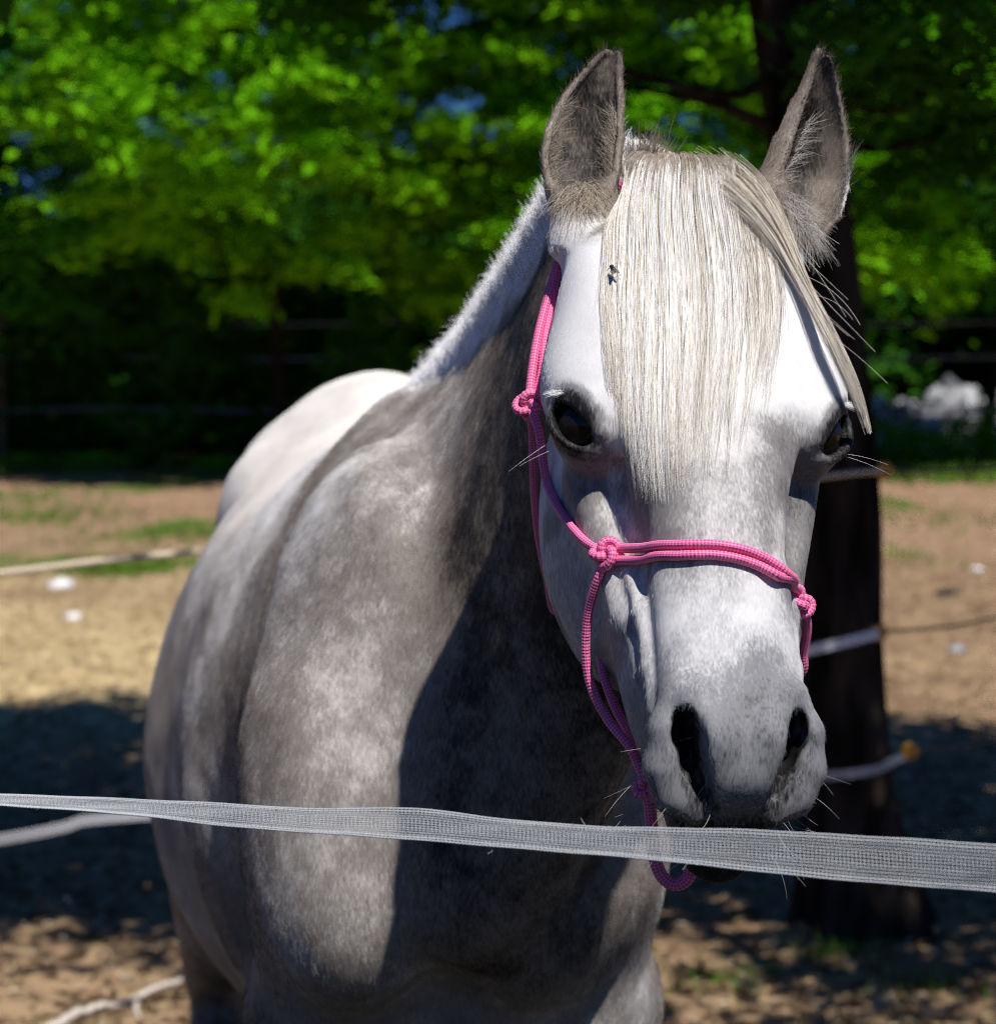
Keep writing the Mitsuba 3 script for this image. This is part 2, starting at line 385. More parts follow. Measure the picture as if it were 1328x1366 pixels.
ear('right', (0.0600, 1.690, 1.588), (0.0850, 1.735, 1.7135), (-0.05, -1, 0.15), -0.26, 0.93, -0.02)
ear('left', (0.2010, 1.700, 1.576), (0.2440, 1.745, 1.7125), (0.70, -0.70, 0.12), 0.72, 1.26, -0.02)

def axis_steps(knots):
    out = [knots[0][0]]
    for (a, h), (b, _) in zip(knots[:-1], knots[1:]):
        n = max(1, round((b - a) / h)); out += list(np.linspace(a, b, n + 1)[1:])
    return np.array(out)
FINE = float(os.environ.get('HORSE_STEP', '0.0023'))
AX = [axis_steps([(-0.56, 0.007), (-0.02, FINE), (0.30, 0)]), axis_steps([(1.33, FINE), (1.80, 0.0045), (2.2, 0.008), (3.98, 0)]), axis_steps([(-0.02, 0.009), (0.80, 0.0055), (1.13, FINE), (1.74, 0)])]
HV, HF = surface_nets(AX)
HG = grad(HV)
HV = HV - HG * np.clip(field(HV), -0.004, 0.004)[:, None]
_b = np.clip((HV[:, 1] - 1.90) / 0.15, 0, 1) * np.clip((HV[:, 2] - 0.6) / 0.2, 0, 1)
HV = HV + HG * (_b * (0.016 * (meshkit.fbm(HV * [8, 8, 4.5], 2, 31) - 0.5) + 0.005 * (meshkit.fbm(HV * [26, 26, 14], 2, 33) - 0.5)))[:, None]
print('horse', len(HV), len(HF))

# ---- coat colour per vertex, some light and shade put in: (how dark, how brown)
def sm(a, b, v):
    w = np.clip((v - a) / (b - a), 0, 1)
    return w * w * (3 - 2 * w)
def coat(V):
    L = hl(V); x, t, n = L.T
    B = (V - BO) @ BM.T
    hd = np.clip((1.86 - V[:, 1]) / 0.10, 0, 1) * np.clip((V[:, 2] - 1.05) / 0.05, 0, 1)
    f1, f2, f3 = meshkit.fbm(V * [7, 7, 4.5], 3, 1), meshkit.fbm(V * [24, 24, 15], 3, 5), meshkit.fbm(V * 60, 2, 9)
    f4 = meshkit.fbm(V * [26, 26, 5], 3, 15)
    dark = 0.47 + 0.50 * (f1 - 0.5) + 0.32 * (f2 - 0.5) + 0.26 * (f3 - 0.5) + 0.45 * (f4 - 0.5) * sm(1.8, 2.1, V[:, 1])
    brown = 0.72 + 0.6 * (f1 - 0.5)
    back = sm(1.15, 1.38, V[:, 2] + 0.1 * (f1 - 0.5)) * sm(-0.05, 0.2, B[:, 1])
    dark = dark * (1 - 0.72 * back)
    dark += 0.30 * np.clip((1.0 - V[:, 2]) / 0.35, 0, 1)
    dark += 0.10 * sm(1.15, 1.3, V[:, 2]) * sm(2.25, 2.0, V[:, 1]) * sm(1.62, 1.45, V[:, 2])  # darker throat coat, with shade on the neck side put in
    chest_shade = sm(2.12, 2.0, V[:, 1]) * sm(-0.10, -0.02, V[:, 0] + 0.05 * (f1 - 0.5))
    dark += 0.32 * chest_shade; brown += 0.3 * chest_shade  # shade on the chest painted into the coat tone
    face = 0.08 + 0.30 * np.maximum(f2 - 0.46, 0) + 0.08 * sm(0.02, 0.10, t)
    low = sm(0.00, 0.05, t) * (1 - sm(0.115, 0.19, t))
    side = sm(0.012, 0.05, np.abs(x))
    face += low * (0.07 + 0.26 * side) * (0.4 + 1.2 * sm(0.38, 0.62, f2)) + 0.10 * sm(0.10, 0.16, t) * sm(0.4, 0.6, f2)
    muz = sm(0.172, 0.256, t + 0.04 * (f2 - 0.5))
    face = face * (1 - muz) + muz * (0.69 + 0.14 * (f2 - 0.5))
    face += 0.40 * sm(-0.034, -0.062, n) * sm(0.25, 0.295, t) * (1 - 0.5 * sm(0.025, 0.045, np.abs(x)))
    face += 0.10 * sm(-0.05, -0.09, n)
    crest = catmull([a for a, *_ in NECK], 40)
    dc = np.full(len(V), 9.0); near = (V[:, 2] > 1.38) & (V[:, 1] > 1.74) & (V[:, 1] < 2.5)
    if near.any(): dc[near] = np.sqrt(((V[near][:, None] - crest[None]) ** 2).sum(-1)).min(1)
    crest_light = 1 - sm(0.05, 0.085, dc + 0.02 * (f2 - 0.5))
    hd = hd * (1 - crest_light)
    dark = dark * (1 - crest_light) + 0.04 * crest_light  # crest band whitened: sunlight on the mane put into the coat
    dark = dark * (1 - hd) + face * hd
    brown = brown * (1 - hd) + hd * (0.15 + 0.2 * f1 + 0.25 * low)
    for m, (c, out, r, al, up) in EYES.items():
        q = V - c; a, u = q @ al, q @ up
        rr = np.sqrt((a / 1.25) ** 2 + (u + 0.002) ** 2 + 0.3 * np.minimum(q @ out, 0) ** 2)
        e = 1 - sm(0.015, 0.030, rr + 0.008 * (f3 - 0.5))
        dark = np.maximum(dark, e * 0.97)
    for name, (b, tp, e, f, s, H) in EARS.items():
        q = V - b; h = q @ e / H
        w = sm(-0.30, 0.10, h + 0.30 * (f3 - 0.5) + 0.25 * (f2 - 0.5)) * (np.abs(q @ s) < 0.06) * (np.abs(q @ f) < 0.05) * (h < 1.1)
        fx, fy, fr = EARFN[name]; hc = np.clip(h, 0, 1)
        ex, ey, er = fx(q, hc), fy(q, hc), fr(h)
        inner = (np.sqrt(ex * ex + ey * ey) < er) * (1 - sm(0.45, 0.95, np.abs(ex) / er)) * sm(0.02, 0.2, h) * (1 - sm(0.75, 0.95, h))
        dark = dark * (1 - w) + w * (0.56 + 0.20 * sm(0.75, 1.0, h) + 0.3 * (f3 - 0.5) + 0.32 * inner)
        brown = brown * (1 - w) + w * 0.95
    for m in (-1, 1):                       # inside of the nostrils, hollow shade painted darker with depth
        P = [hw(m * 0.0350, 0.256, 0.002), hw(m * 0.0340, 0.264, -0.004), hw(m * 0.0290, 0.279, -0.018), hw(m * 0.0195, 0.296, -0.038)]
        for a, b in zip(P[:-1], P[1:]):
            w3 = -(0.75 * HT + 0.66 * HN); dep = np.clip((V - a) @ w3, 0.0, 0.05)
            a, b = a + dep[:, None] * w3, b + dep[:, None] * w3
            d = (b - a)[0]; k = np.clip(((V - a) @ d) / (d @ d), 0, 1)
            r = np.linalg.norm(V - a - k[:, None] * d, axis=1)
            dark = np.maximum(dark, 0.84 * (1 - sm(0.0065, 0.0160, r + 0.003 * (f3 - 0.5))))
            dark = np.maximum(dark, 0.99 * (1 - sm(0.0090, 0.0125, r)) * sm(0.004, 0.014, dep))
    hoof = V[:, 2] < 0.075
    dark = np.where(hoof, 0.8, dark); brown = np.where(hoof, 0.8, brown)
    return np.stack([np.clip(dark, 0, 1), np.clip(brown, 0, 1)], 1)

def coat_color(p, n, uv):
    d, b = uv.x, uv.y
    streak = fbm(p.x * 900, p.y * 600, p.z * 190, 2)
    blot = fbm(p.x * 160, p.y * 160, p.z * 70, 2)
    d = dr.clip(d + (0.10 + 0.25 * smoothstep(0.12, 0.4, d)) * (streak - 0.5) * 1.0 + 0.16 * (blot - 0.5) * smoothstep(0.05, 0.3, d), 0, 1)
    light = mix((0.80, 0.80, 0.81), (0.74, 0.69, 0.62), b)
    mid = mix((0.205, 0.220, 0.245), (0.215, 0.175, 0.140), b)
    blk = mi.Color3f(0.012, 0.011, 0.011)
    return dr.select(d < 0.6, mix(light, mid, smoothstep(0, 0.6, d)), mix(mid, blk, smoothstep(0.6, 1.0, d)))
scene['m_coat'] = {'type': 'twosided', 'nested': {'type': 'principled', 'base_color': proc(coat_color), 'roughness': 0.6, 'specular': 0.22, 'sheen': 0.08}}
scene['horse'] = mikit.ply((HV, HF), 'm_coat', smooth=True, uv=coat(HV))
tag('horse', 'grey horse in a pink rope halter looking over the fence tape', 'horse')

# ------------------------------------------------------------------ from a point of the picture to the place it shows
CP, SP = math.cos(math.radians(PITCH)), math.sin(math.radians(PITCH))
def ray(px, py):
    px, py = np.asarray(px, float), np.asarray(py, float)
    a, b = (px - 664) / F_PX, (683 - py) / F_PX
    return nrm(np.stack([a, CP + b * SP, b * CP - SP], -1))
EYE0 = np.array([0, 0, CAM_Z])
def at(px, py, depth):
    """The point that far away along y in the direction of the photograph's pixel."""
    d = ray(px, py)
    return EYE0 + d * (np.asarray(depth, float) / d[..., 1])[..., None]
def hit(px, py, near=1.30, far=2.6):
    """First point of the horse in that direction (nan where it is missed)."""
    d = ray(px, py); s = np.full(len(d), near); ok = np.zeros(len(d), bool)
    for _ in range(90):
        w = np.nonzero(~ok & (s < far))[0]
        if not len(w): break
        f = field(EYE0 + d[w] * s[w, None])
        ok[w] = f < 0.0006
        s[w] += np.where(f < 0.0006, 0, np.clip(f * 0.7, 0.0004, 0.05))
    p = EYE0 + d * s[:, None]
    p[~ok | (s > far)] = np.nan
    return p

# ------------------------------------------------------------------ horse: eyes, hair
def eyeball(c, r, out):
    m = trimesh.creation.icosphere(subdivisions=4, radius=1.0)
    v = m.vertices
    k = np.clip((v @ out - 0.80) / 0.2, 0, 1)
    return c + v * r * (1 + 0.05 * k[:, None]), m.faces
scene['m_eye'] = {'type': 'principled', 'base_color': {'type': 'rgb', 'value': [0.010, 0.006, 0.004]}, 'roughness': 0.10, 'specular': 0.35}
for m, key in ((-1, 'horse__eye'), (1, 'horse__eye_001')):
    c, out, r, al, up = EYES[m]
    scene[key] = mikit.ply(eyeball(c, r, out), 'm_eye', smooth=True)

def hairmat(key, color, rough=0.45, spec=0.5):
    scene[key] = principled(color, rough, specular=spec)
hairmat('m_hair_cream', (0.76, 0.71, 0.61)); hairmat('m_hair_tan', (0.46, 0.39, 0.30)); hairmat('m_hair_dark', (0.13, 0.11, 0.095)); hairmat('m_hair_white', (0.86, 0.86, 0.87)); hairmat('m_hair_brown', (0.26, 0.20, 0.15))
hairmat('m_hair_taupe', (0.36, 0.30, 0.235)); hairmat('m_hair_grey', (0.42, 0.39, 0.35))

def forelock():
    R = rng(11)
    na, ys = 30, np.array([236, 262, 300, 345, 400, 460, 520, 580, 640, 690.0])
    A = np.linspace(0, 1, na)
    xl = np.interp(ys, [236, 300, 400, 500, 600, 690], [838, 808, 800, 806, 818, 834])
    xr = np.interp(ys, [236, 262, 300, 345, 400, 460, 520, 580, 640, 690], [978, 1002, 1026, 1042, 1050, 1046, 1034, 1022, 1012, 1006])
    px = xl[None] + A[:, None] * (xr - xl)[None]
    py = np.broadcast_to(ys, px.shape)
    P = hit(px.ravel(), py.ravel()).reshape(na, len(ys), 3)
    for i in range(na):                                   # fill the few rays that pass over the poll
        bad = np.isnan(P[i, :, 0])
        if bad.any():
            k = np.nonzero(~bad)[0][0]
            P[i, bad] = P[i, k] + (np.nonzero(bad)[0] - k)[:, None] * (P[i, k + 1] - P[i, k])
    N = grad(P.reshape(-1, 3)).reshape(P.shape)
    root = np.stack([hw(-0.036 + 0.078 * a, -0.202, 0.032 - 30 * (0.012 * (a - 0.5)) ** 2) for a in A])
    P = np.concatenate([root[:, None], P], 1); N = np.concatenate([np.broadcast_to(nrm(HN * 0.8 - HT * 0.6), root.shape)[:, None], N], 1)
    P[:, 1] = 0.5 * (P[:, 0] + P[:, 2]) + 0.006 * nrm(HN * 0.9 - HT * 0.3)
    Y = np.r_[205, ys]
    def bil(F, a, y):
        u = np.clip(a, 0, 0.9999) * (na - 1); i = u.astype(int); fu = (u - i)[..., None]
        v = np.interp(y, Y, np.arange(len(Y))); j = np.minimum(v.astype(int), len(Y) - 2); fv = (v - j)[..., None]
        return (F[i, j] * (1 - fu) + F[i + 1, j] * fu) * (1 - fv) + (F[i, j + 1] * (1 - fu) + F[i + 1, j + 1] * fu) * fv
    out = {}
    for key, n, r, lift, seed in (('horse__forelock', 2100, 0.00015, (0.0008, 0.0065), 1), ('horse__forelock_001', 900, 0.00015, (0.0008, 0.006), 2), ('horse__forelock_002', 460, 0.00014, (0.0008, 0.0068), 3), ('horse__forelock_003', 1700, 0.00014, (0.001, 0.007), 4), ('horse__forelock_004', 1000, 0.00015, (0.004, 0.0082), 8)):
        R = rng(seed)
        nc = 190
        Rc = rng(77)
        ca = Rc.beta(1.35, 1.75, nc); cend = 525 + 145 * Rc.random(nc) ** 1.1 - 150 * np.clip(ca - 0.72, 0, 1) * 2.5 + 30 * np.sin(ca * 5.5) - 70 * np.clip(0.12 - ca, 0, 1) / 0.12
        cw_ = Rc.normal(0, 0.042, nc); cl = Rc.random(nc)
        c = R.integers(0, nc, n)
        sp = R.normal(0, 0.017, n)
        stray = R.random(n) < 0.16
        u = np.linspace(0, 1, 14)[None]
        end = 320 + (cend[c] - 320) * R.random(n) ** 0.50 + R.normal(0, 14, n) + 25 * stray
        if key.endswith('004'): end = 250 + 230 * R.random(n) ** 1.2
        end = np.minimum(end, 676 - 30 * R.random(n))
        y = 205 + (end[:, None] - 205) * u
        a = ca[c][:, None] + sp[:, None] * np.where(stray, 2.2, 1.0)[:, None] * (1.0 - 0.80 * u ** 1.3) + cw_[c][:, None] * np.sin(3.0 * u + 6 * cl[c][:, None]) * u + (R.normal(0, 0.015, n)[:, None] * np.sin((3 + 3 * R.random(n))[:, None] * u + 6.3 * R.random(n)[:, None])) * u
        a = np.abs(a); a = np.where(a > 1, 2 - a, a)
        p, nn = bil(P, a, y), bil(N, a, y)
        h = (lift[0] + (lift[1] - lift[0]) * R.random(n) ** 1.3 * (0.5 + 0.5 * cl[c]))[:, None] * (0.55 + 0.9 * np.exp(-((u - 0.12) / 0.2) ** 2)) * (1 - 0.75 * u ** 3) + 0.0008
        p = p + nrm(nn) * h[..., None] + HX * (R.normal(0, 0.0008, n)[:, None] * u)[..., None]
        rad = r * (1 - 0.75 * u ** 3) * (0.7 + 0.6 * R.random((n, 1)))
        out[key] = np.concatenate([p, rad[..., None]], -1)
    # the lock that falls past the left eye (viewer's right)
    path = np.array([(968, 222, 1.735), (1004, 252, 1.690), (1040, 305, 1.650), (1070, 372, 1.618), (1100, 432, 1.590), (1128, 490, 1.585), (1146, 535, 1.585), (1158, 578, 1.588)])
    G = catmull(at(path[:, 0], path[:, 1], path[:, 2]), 14)
    for key, n, seed in (('horse__forelock', 130, 5), ('horse__forelock_001', 120, 6), ('horse__forelock_002', 40, 7)):
        R = rng(seed)
        u = np.linspace(0, 1, 14)
        o = R.normal(0, 1, (n, 3)) * [0.0036, 0.004, 0.0030] + np.array([0.5, 0, 0.2]) * 0.003 * np.sign(R.normal(size=(n, 1)))
        w = 0.6 * np.exp(-u * 6) + 1.15 - 0.95 * u ** 1.4 + 0.22 * np.sin(u * 9)
        cut = 1 - 0.55 * R.random(n) ** 1.6
        uu = u[None] * cut[:, None]
        p = np.stack([np.interp(uu, u, G[:, k]) for k in range(3)], -1) + o[:, None] * np.interp(uu, u, w)[..., None]
        p = p - HX * ((0.045 * R.random(n) ** 1.5)[:, None] * (1 - uu) ** 2 * np.exp(-uu * 1.5))[..., None]
        f = field(p.reshape(-1, 3)).reshape(n, 14); g = grad(p.reshape(-1, 3)).reshape(n, 14, 3)
        p = p + g * np.clip(0.002 - f, 0, 0.02)[..., None]
        out[key] = np.concatenate([out[key], np.concatenate([p, np.full((n, 14, 1), 0.00016)], -1)])
    # loose hairs round the crown and beside that lock
    R = rng(9); st = []
    for i in range(20):
        k = R.integers(2, 10)
        p0 = G[k] + R.normal(0, 0.004, 3); d = nrm(np.array([0.8, -0.2 + R.normal(0, .3), -0.75 + R.normal(0, 0.35)])); L = 0.02 + 0.045 * R.random()
        c = nrm(np.array([R.normal(), R.normal(), -0.9]))
        u = np.linspace(0, 1, 14)[:, None]
        st.append(np.hstack([p0 + d * L * u + c * L * 0.5 * u ** 2 * R.uniform(0.2, 1.4), np.full((14, 1), 0.00011)]))
    for i in range(40):
        p0 = hw(R.uniform(-0.04, 0.055), -0.19, 0.030); d = nrm(HX * R.normal(0.35, 0.5) + np.array([0, -0.3, 1]) * R.uniform(0.05, 0.25) + HT * 0.5); L = 0.015 + 0.025 * R.random()
        u = np.linspace(0, 1, 14)[:, None]
        st.append(np.hstack([p0 + d * L * u + np.array([0.2, -.3, -0.8]) * L * 0.6 * u ** 2, np.full((14, 1), 0.00011)]))
    out['horse__forelock'] = np.concatenate([out['horse__forelock'], np.array(st)])
    for (k, v), mt in zip(out.items(), ('m_hair_cream', 'm_hair_tan', 'm_hair_dark', 'm_hair_white', 'm_hair_taupe')): curves(k, v, mt)
forelock()

def strands_from(p0, d, L, r, bend, m=5, seed=0):
    """Straightish hairs of length L from p0 along d, bending towards bend."""
    u = np.linspace(0, 1, m)[None, :, None]
    p = p0[:, None] + d[:, None] * L[:, None, None] * u + bend[:, None] * (L[:, None, None] * u ** 2)
    rad = np.broadcast_to(r * (1 - 0.7 * u ** 2), p.shape[:2] + (1,))
    return np.concatenate([p, rad], -1)

def mane():
    R = rng(21)
    C = catmull([a for a, *_ in NECK], 200)
    n = 14000
    i = R.integers(0, 196, n)
    i = np.clip(i, 0, 194)
    off = R.random(n)
    side = -0.004 - off * 0.056                                  # roots spread over the right side of the crest
    p0 = C[i] + np.stack([side, np.zeros(n), 0.004 - 0.9 * off * 0.046], 1) + R.normal(0, 0.003, (n, 3))
    p0 = project(p0, -0.001, 5)
    g = grad(p0)
    w = np.array([-0.35, 0.25, 0.85]) + R.normal(0, 0.13, (n, 3)); w = w - g * (w * g).sum(1, keepdims=True)
    d = nrm(nrm(w) + g * R.uniform(0.06, 0.34, n)[:, None])
    L = (0.022 + 0.020 * R.random(n)) * np.clip((i - 4) / 14, 0.45, 1)
    bend = np.array([-0.10, 0.0, -0.12]) + R.normal(0, 0.07, (n, 3))
    S = strands_from(p0, d, L, 0.00028, bend)
    k = R.random(n)
    curves('horse__mane', S[k < 0.93], 'm_hair_white'); curves('horse__mane_001', S[k >= 0.93], 'm_hair_grey')
    # tufts: last of the mane at the withers, first of it behind the poll
    n = 260
    p0 = at(np.full(n, 588.0), np.full(n, 497.0), np.full(n, 2.36)) + R.normal(0, 1, (n, 3)) * [0.006, 0.02, 0.004]
    a = strands_from(p0, nrm(np.array([-0.06, 0, 1]) + R.normal(0, 0.10, (n, 3))), 0.012 + 0.014 * R.random(n), 0.00028, np.array([[0.05, 0, 0]]) + R.normal(0, 0.05, (n, 3)))
    n = 420
    p0 = hw(0, -0.23, 0.0) + np.stack([R.normal(-0.022, 0.010, n), R.normal(0.02, 0.012, n), np.full(n, 0.002)], 1)
    p0 = project(p0, 0.0, 5)
    b = strands_from(p0, nrm(np.array([-0.05, -0.1, 1]) + R.normal(0, 0.22, (n, 3))), 0.028 + 0.020 * R.random(n), 0.00026, np.array([[0.12, 0, -0.1]]) + R.normal(0, 0.08, (n, 3)))
    curves('horse__mane_002', a, 'm_hair_white'); curves('horse__mane_003', b, 'm_hair_brown')
mane()

def coat_hair():
    """Short coat hair on the head, ears and front of the neck, sorted by the coat's tone."""
    R = rng(31)
    tri = HV[HF]; cen = tri.mean(1)
    area = np.linalg.norm(np.cross(tri[:, 1] - tri[:, 0], tri[:, 2] - tri[:, 0]), axis=1) / 2
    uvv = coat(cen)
    nrmf = nrm(np.cross(tri[:, 1] - tri[:, 0], tri[:, 2] - tri[:, 0]))
    seen = (nrmf * nrm(EYE0 - cen)).sum(1) > -0.35
    L = hl(cen)
    ear_m = np.zeros(len(cen), bool)
    for b, tp, e, f, s, H in EARS.values():
        q = cen - b; h = q @ e / H
        ear_m |= (h > -0.15) & (h < 1.05) & (np.abs(q @ s) < 0.06) & (np.abs(q @ f) < 0.05)
    eye_m = np.zeros(len(cen), bool)
    for c, out, r, al, up in EYES.values(): eye_m |= np.linalg.norm(cen - c, axis=1) < 0.0285
    head = (cen[:, 1] < 1.86) & (cen[:, 2] > 1.1)
    dens = np.where(head, 1.0, np.where(cen[:, 1] < 2.6, 0.55, 0.0)) * seen * (~eye_m) * (cen[:, 2] > 0.8) * np.where(uvv[:, 0] > 0.9, 0.15, 1) * np.where(ear_m, 3.0, 1)
    w = area * dens; N = 195000
    k = R.choice(len(cen), N, p=w / w.sum())
    u, v = R.random(N), R.random(N); fl = u + v > 1; u[fl], v[fl] = 1 - u[fl], 1 - v[fl]
    p0 = tri[k, 0] + u[:, None] * (tri[k, 1] - tri[k, 0]) + v[:, None] * (tri[k, 2] - tri[k, 0])
    n = nrmf[k]
    Lk = L[k]
    flow = np.where((head[k])[:, None], HT * 0.9 + HX * np.sign(Lk[:, :1]) * 0.25 * np.clip(np.abs(Lk[:, :1]) / 0.05, 0, 1), np.array([0.1, 0.25, -1.0]))
    for b, tp, e, f, s, H in EARS.values():
        q = p0 - b; h = q @ e / H
        m = (h > -0.1) & (h < 1.05) & (np.abs(q @ s) < 0.06) & (np.abs(q @ f) < 0.05)
        inner = (n @ f > 0.1) & (np.abs(q @ s) < 0.024)
        flow[m] = e * 0.8
        flow[m & inner] = e * 0.6 + f * 0.35
    flow = flow + R.normal(0, 0.20, (N, 3))
    flow = nrm(flow - n * (flow * n).sum(1, keepdims=True))
    em = ear_m[k]
    lean = np.where(em, 0.26, 0.20)[:, None]
    d = nrm(flow + n * lean)
    ln = np.where(em, 0.0062, np.where(head[k], 0.0055, 0.010)) * (0.6 + 0.8 * R.random(N))
    S = strands_from(p0 - n * 0.0006, d, ln, np.where(head[k], 0.00011, 0.00016).reshape(-1, 1, 1), -n * 0.10, m=3)
    tone = np.clip(uvv[k, 0] + R.normal(0, 1, N) * np.where(head[k], 0.06, 0.13), 0, 1)
    cls = np.digitize(tone, [0.14, 0.32, 0.52, 0.82])
    brn = uvv[k, 1] + R.normal(0, 0.1, N) > 0.5
    for name, col in (('m_coat_white', (0.74, 0.74, 0.75)), ('m_coat_pale', (0.55, 0.54, 0.53)), ('m_coat_grey', (0.33, 0.33, 0.335)), ('m_coat_brown', (0.30, 0.245, 0.195)), ('m_coat_dark', (0.135, 0.108, 0.086)), ('m_coat_slate', (0.088, 0.098, 0.112)), ('m_coat_black', (0.03, 0.028, 0.027))): hairmat(name, col, 0.65, 0.15)
    for i, (name, msk) in enumerate((('m_coat_white', cls == 0), ('m_coat_pale', cls == 1), ('m_coat_grey', (cls == 2) & ~brn), ('m_coat_brown', (cls == 2) & brn), ('m_coat_dark', (cls == 3) & brn), ('m_coat_slate', (cls == 3) & ~brn), ('m_coat_black', cls == 4))):
        key = 'horse__coat_hair' + (f'_{i:03d}' if i else '')
        curves(key, S[msk], name); labels[key] = {'kind': 'stuff'}
coat_hair()

def fine_hairs():
    R = rng(41)
    # tufts in the ears
    for i, (b, tp, e, f, s, H) in enumerate(EARS.values()):
        n = 460
        h = 0.0 + 0.22 * R.random(n)
        p0 = b + e * (h * H)[:, None] + s * R.normal(0, 0.009, n)[:, None] + f * 0.017
        p0 = project(p0, -0.0005, 5)
        d = nrm(f * 0.55 + e * R.normal(0.0, 0.35, n)[:, None] + s * R.normal(0, 0.4, n)[:, None] - np.array([0, 0, 0.45]))
        S = strands_from(p0, d, 0.010 + 0.016 * R.random(n), 0.00015, np.array([[0, 0, -0.45]]) + R.normal(0, 0.15, (n, 3)))
        curves('horse__ear_tuft' + ('' if i == 0 else '_001'), S, 'm_hair_tan' if i == 0 else 'm_hair_grey')
        n = 300
        h = R.uniform(0.06, 0.62, n); sd = np.sign(R.normal(size=n)); fx, fy, fr = EARFN[list(EARS)[i]]
        q0 = b + e * (h * H)[:, None]; off = fx(q0 - b, h)
        p0 = q0 + s * (sd * fr(h) * 0.86 - off)[:, None] + f * (0.004 * R.random(n))[:, None]
        d = nrm(-s * (sd * R.uniform(0.3, 0.9, n))[:, None] + e * R.uniform(0.2, 1.0, n)[:, None] + f * R.uniform(0.0, 0.6, n)[:, None] + R.normal(0, 0.15, (n, 3)))
        S = np.concatenate([S, strands_from(p0, d, 0.009 + 0.010 * R.random(n), 0.00012, R.normal(0, 0.15, (n, 3)))])
        curves('horse__ear_tuft' + ('' if i == 0 else '_001'), S, 'm_hair_tan' if i == 0 else 'm_hair_grey')
        labels['horse__ear_tuft' + ('' if i == 0 else '_001')] = {'kind': 'stuff'}
    # whiskers
    W = []
    for m in (-1, 1):
        for _ in range(34):
            q = hw(m * R.uniform(0.015, 0.055), R.uniform(0.24, 0.315), R.uniform(-0.10, -0.035))
            W.append((q, m))
    p0 = project(np.array([q for q, _ in W]), -0.0005, 6); g = grad(p0)
    mm = np.array([m for _, m in W])[:, None]
    d = nrm(g + HX * mm * 0.4 + np.array([0, -0.2, -0.15]) + R.normal(0, 0.25, (len(W), 3)))
    S = strands_from(p0, d, 0.014 + 0.030 * R.random(len(W)) ** 1.5, 0.00016, R.normal(0, 0.22, (len(W), 3)) + [0, 0, -0.1], m=7)
    curves('horse__whisker', S, 'm_hair_grey'); labels['horse__whisker'] = {'kind': 'stuff'}
    # eyelashes and the long feelers below the eyes
    E = []
    for m in (-1, 1):
        c, out, r, al, up = EYES[m]
        al_out = -al           # towards the outer corner
        n = 120
        b = R.uniform(0.55, 1.15, n)
        p = c + 0.0285 * nrm(out * 0.95 * np.cos(b)[:, None] + al_out * np.sin(b)[:, None] + up * (0.62 - 0.52 * np.abs(np.sin(b)) ** 2)[:, None])
        dd = nrm(m * HX * 1.0 + out * 0.45 - up * 0.05 + np.array([0, 0, 0.15]) + R.normal(0, 0.16, (n, 3)))
        E.append(strands_from(p, dd, 0.008 + 0.007 * R.random(n), 0.00011, np.broadcast_to(-up * 0.25, (n, 3)), m=5))
        p = c - up * 0.022 + out * 0.014 + al[None] * R.normal(0, 0.006, 2)[:, None]
        E.append(strands_from(p, nrm(out + m * HX * 0.4 - up * 0.8 + R.normal(0, 0.3, (2, 3))), 0.02 + 0.02 * R.random(2), 0.00011, np.broadcast_to(-up * 0.3, (2, 3)), m=5))
    curves('horse__eyelash', np.concatenate(E), 'm_hair_white'); labels['horse__eyelash'] = {'kind': 'stuff'}
fine_hairs()

# ------------------------------------------------------------------ rope halter
def rope_color(p, n, uv):
    return mix((0.56, 0.045, 0.17), (0.90, 0.26, 0.48), smoothstep(0.15, 0.75, uv.x)) * (0.92 + 0.16 * noise(p.x * 300, p.y * 300, p.z * 300))  # shade between the braid strands painted darker by height
scene['m_rope'] = {'type': 'twosided', 'nested': {'type': 'principled', 'base_color': proc(rope_color), 'roughness': 0.5, 'specular': 0.35, 'sheen': 0.3}}
ROPE_R = 0.0031
def rope(key, P, r=ROPE_R, step=0.0007, sides=20, lift=None):
    P = np.asarray(P, float)
    n = int(np.linalg.norm(np.diff(P, axis=0), axis=1).sum() / step)
    C = catmull(P, max(n, 12))
    if lift is not None:
        f = field(C); g = grad(C)
        C = C + g * np.clip(lift - f, 0, 0.02)[:, None]
        C = np.stack([np.convolve(np.pad(C[:, k], 8, mode='edge'), np.ones(17) / 17, 'valid') for k in range(3)], 1)
    hgt = {}
    def disp(s, th):
        k = 2 * math.pi / 0.0046
        a, b = 5 * th + k * s, 5 * th - k * s
        w = 0.5 + 0.5 * np.cos(a) * np.cos(b) + 0.0 * s
        hgt['v'] = w
        return r * 0.13 * (w - 0.5) * 2
    V, F = tube(C, r, sides, True, disp)
    u = np.r_[hgt['v'].ravel(), 0.5, 0.5]
    scene[key] = mikit.ply((V, F), 'm_rope', smooth=True, uv=np.stack([u, u], 1))
def knot(key, c, ax, size=0.0062, turn=0.0):
    """A tight turned knot: a rope wound into a 2-3 torus knot."""
    ax = nrm(ax); a = nrm(np.cross(ax, [0.2, 0.1, 0.9])); b = np.cross(ax, a)
    t = np.linspace(0, 2 * np.pi, 40, endpoint=False) + turn
    rr = 1.0 + 0.52 * np.cos(3 * t)
    P = c + size * (rr * np.cos(2 * t))[:, None] * a + size * (rr * np.sin(2 * t))[:, None] * b + size * (0.62 * np.sin(3 * t))[:, None] * ax
    rope(key, np.vstack([P, P[:1]]), r=ROPE_R * 0.98)

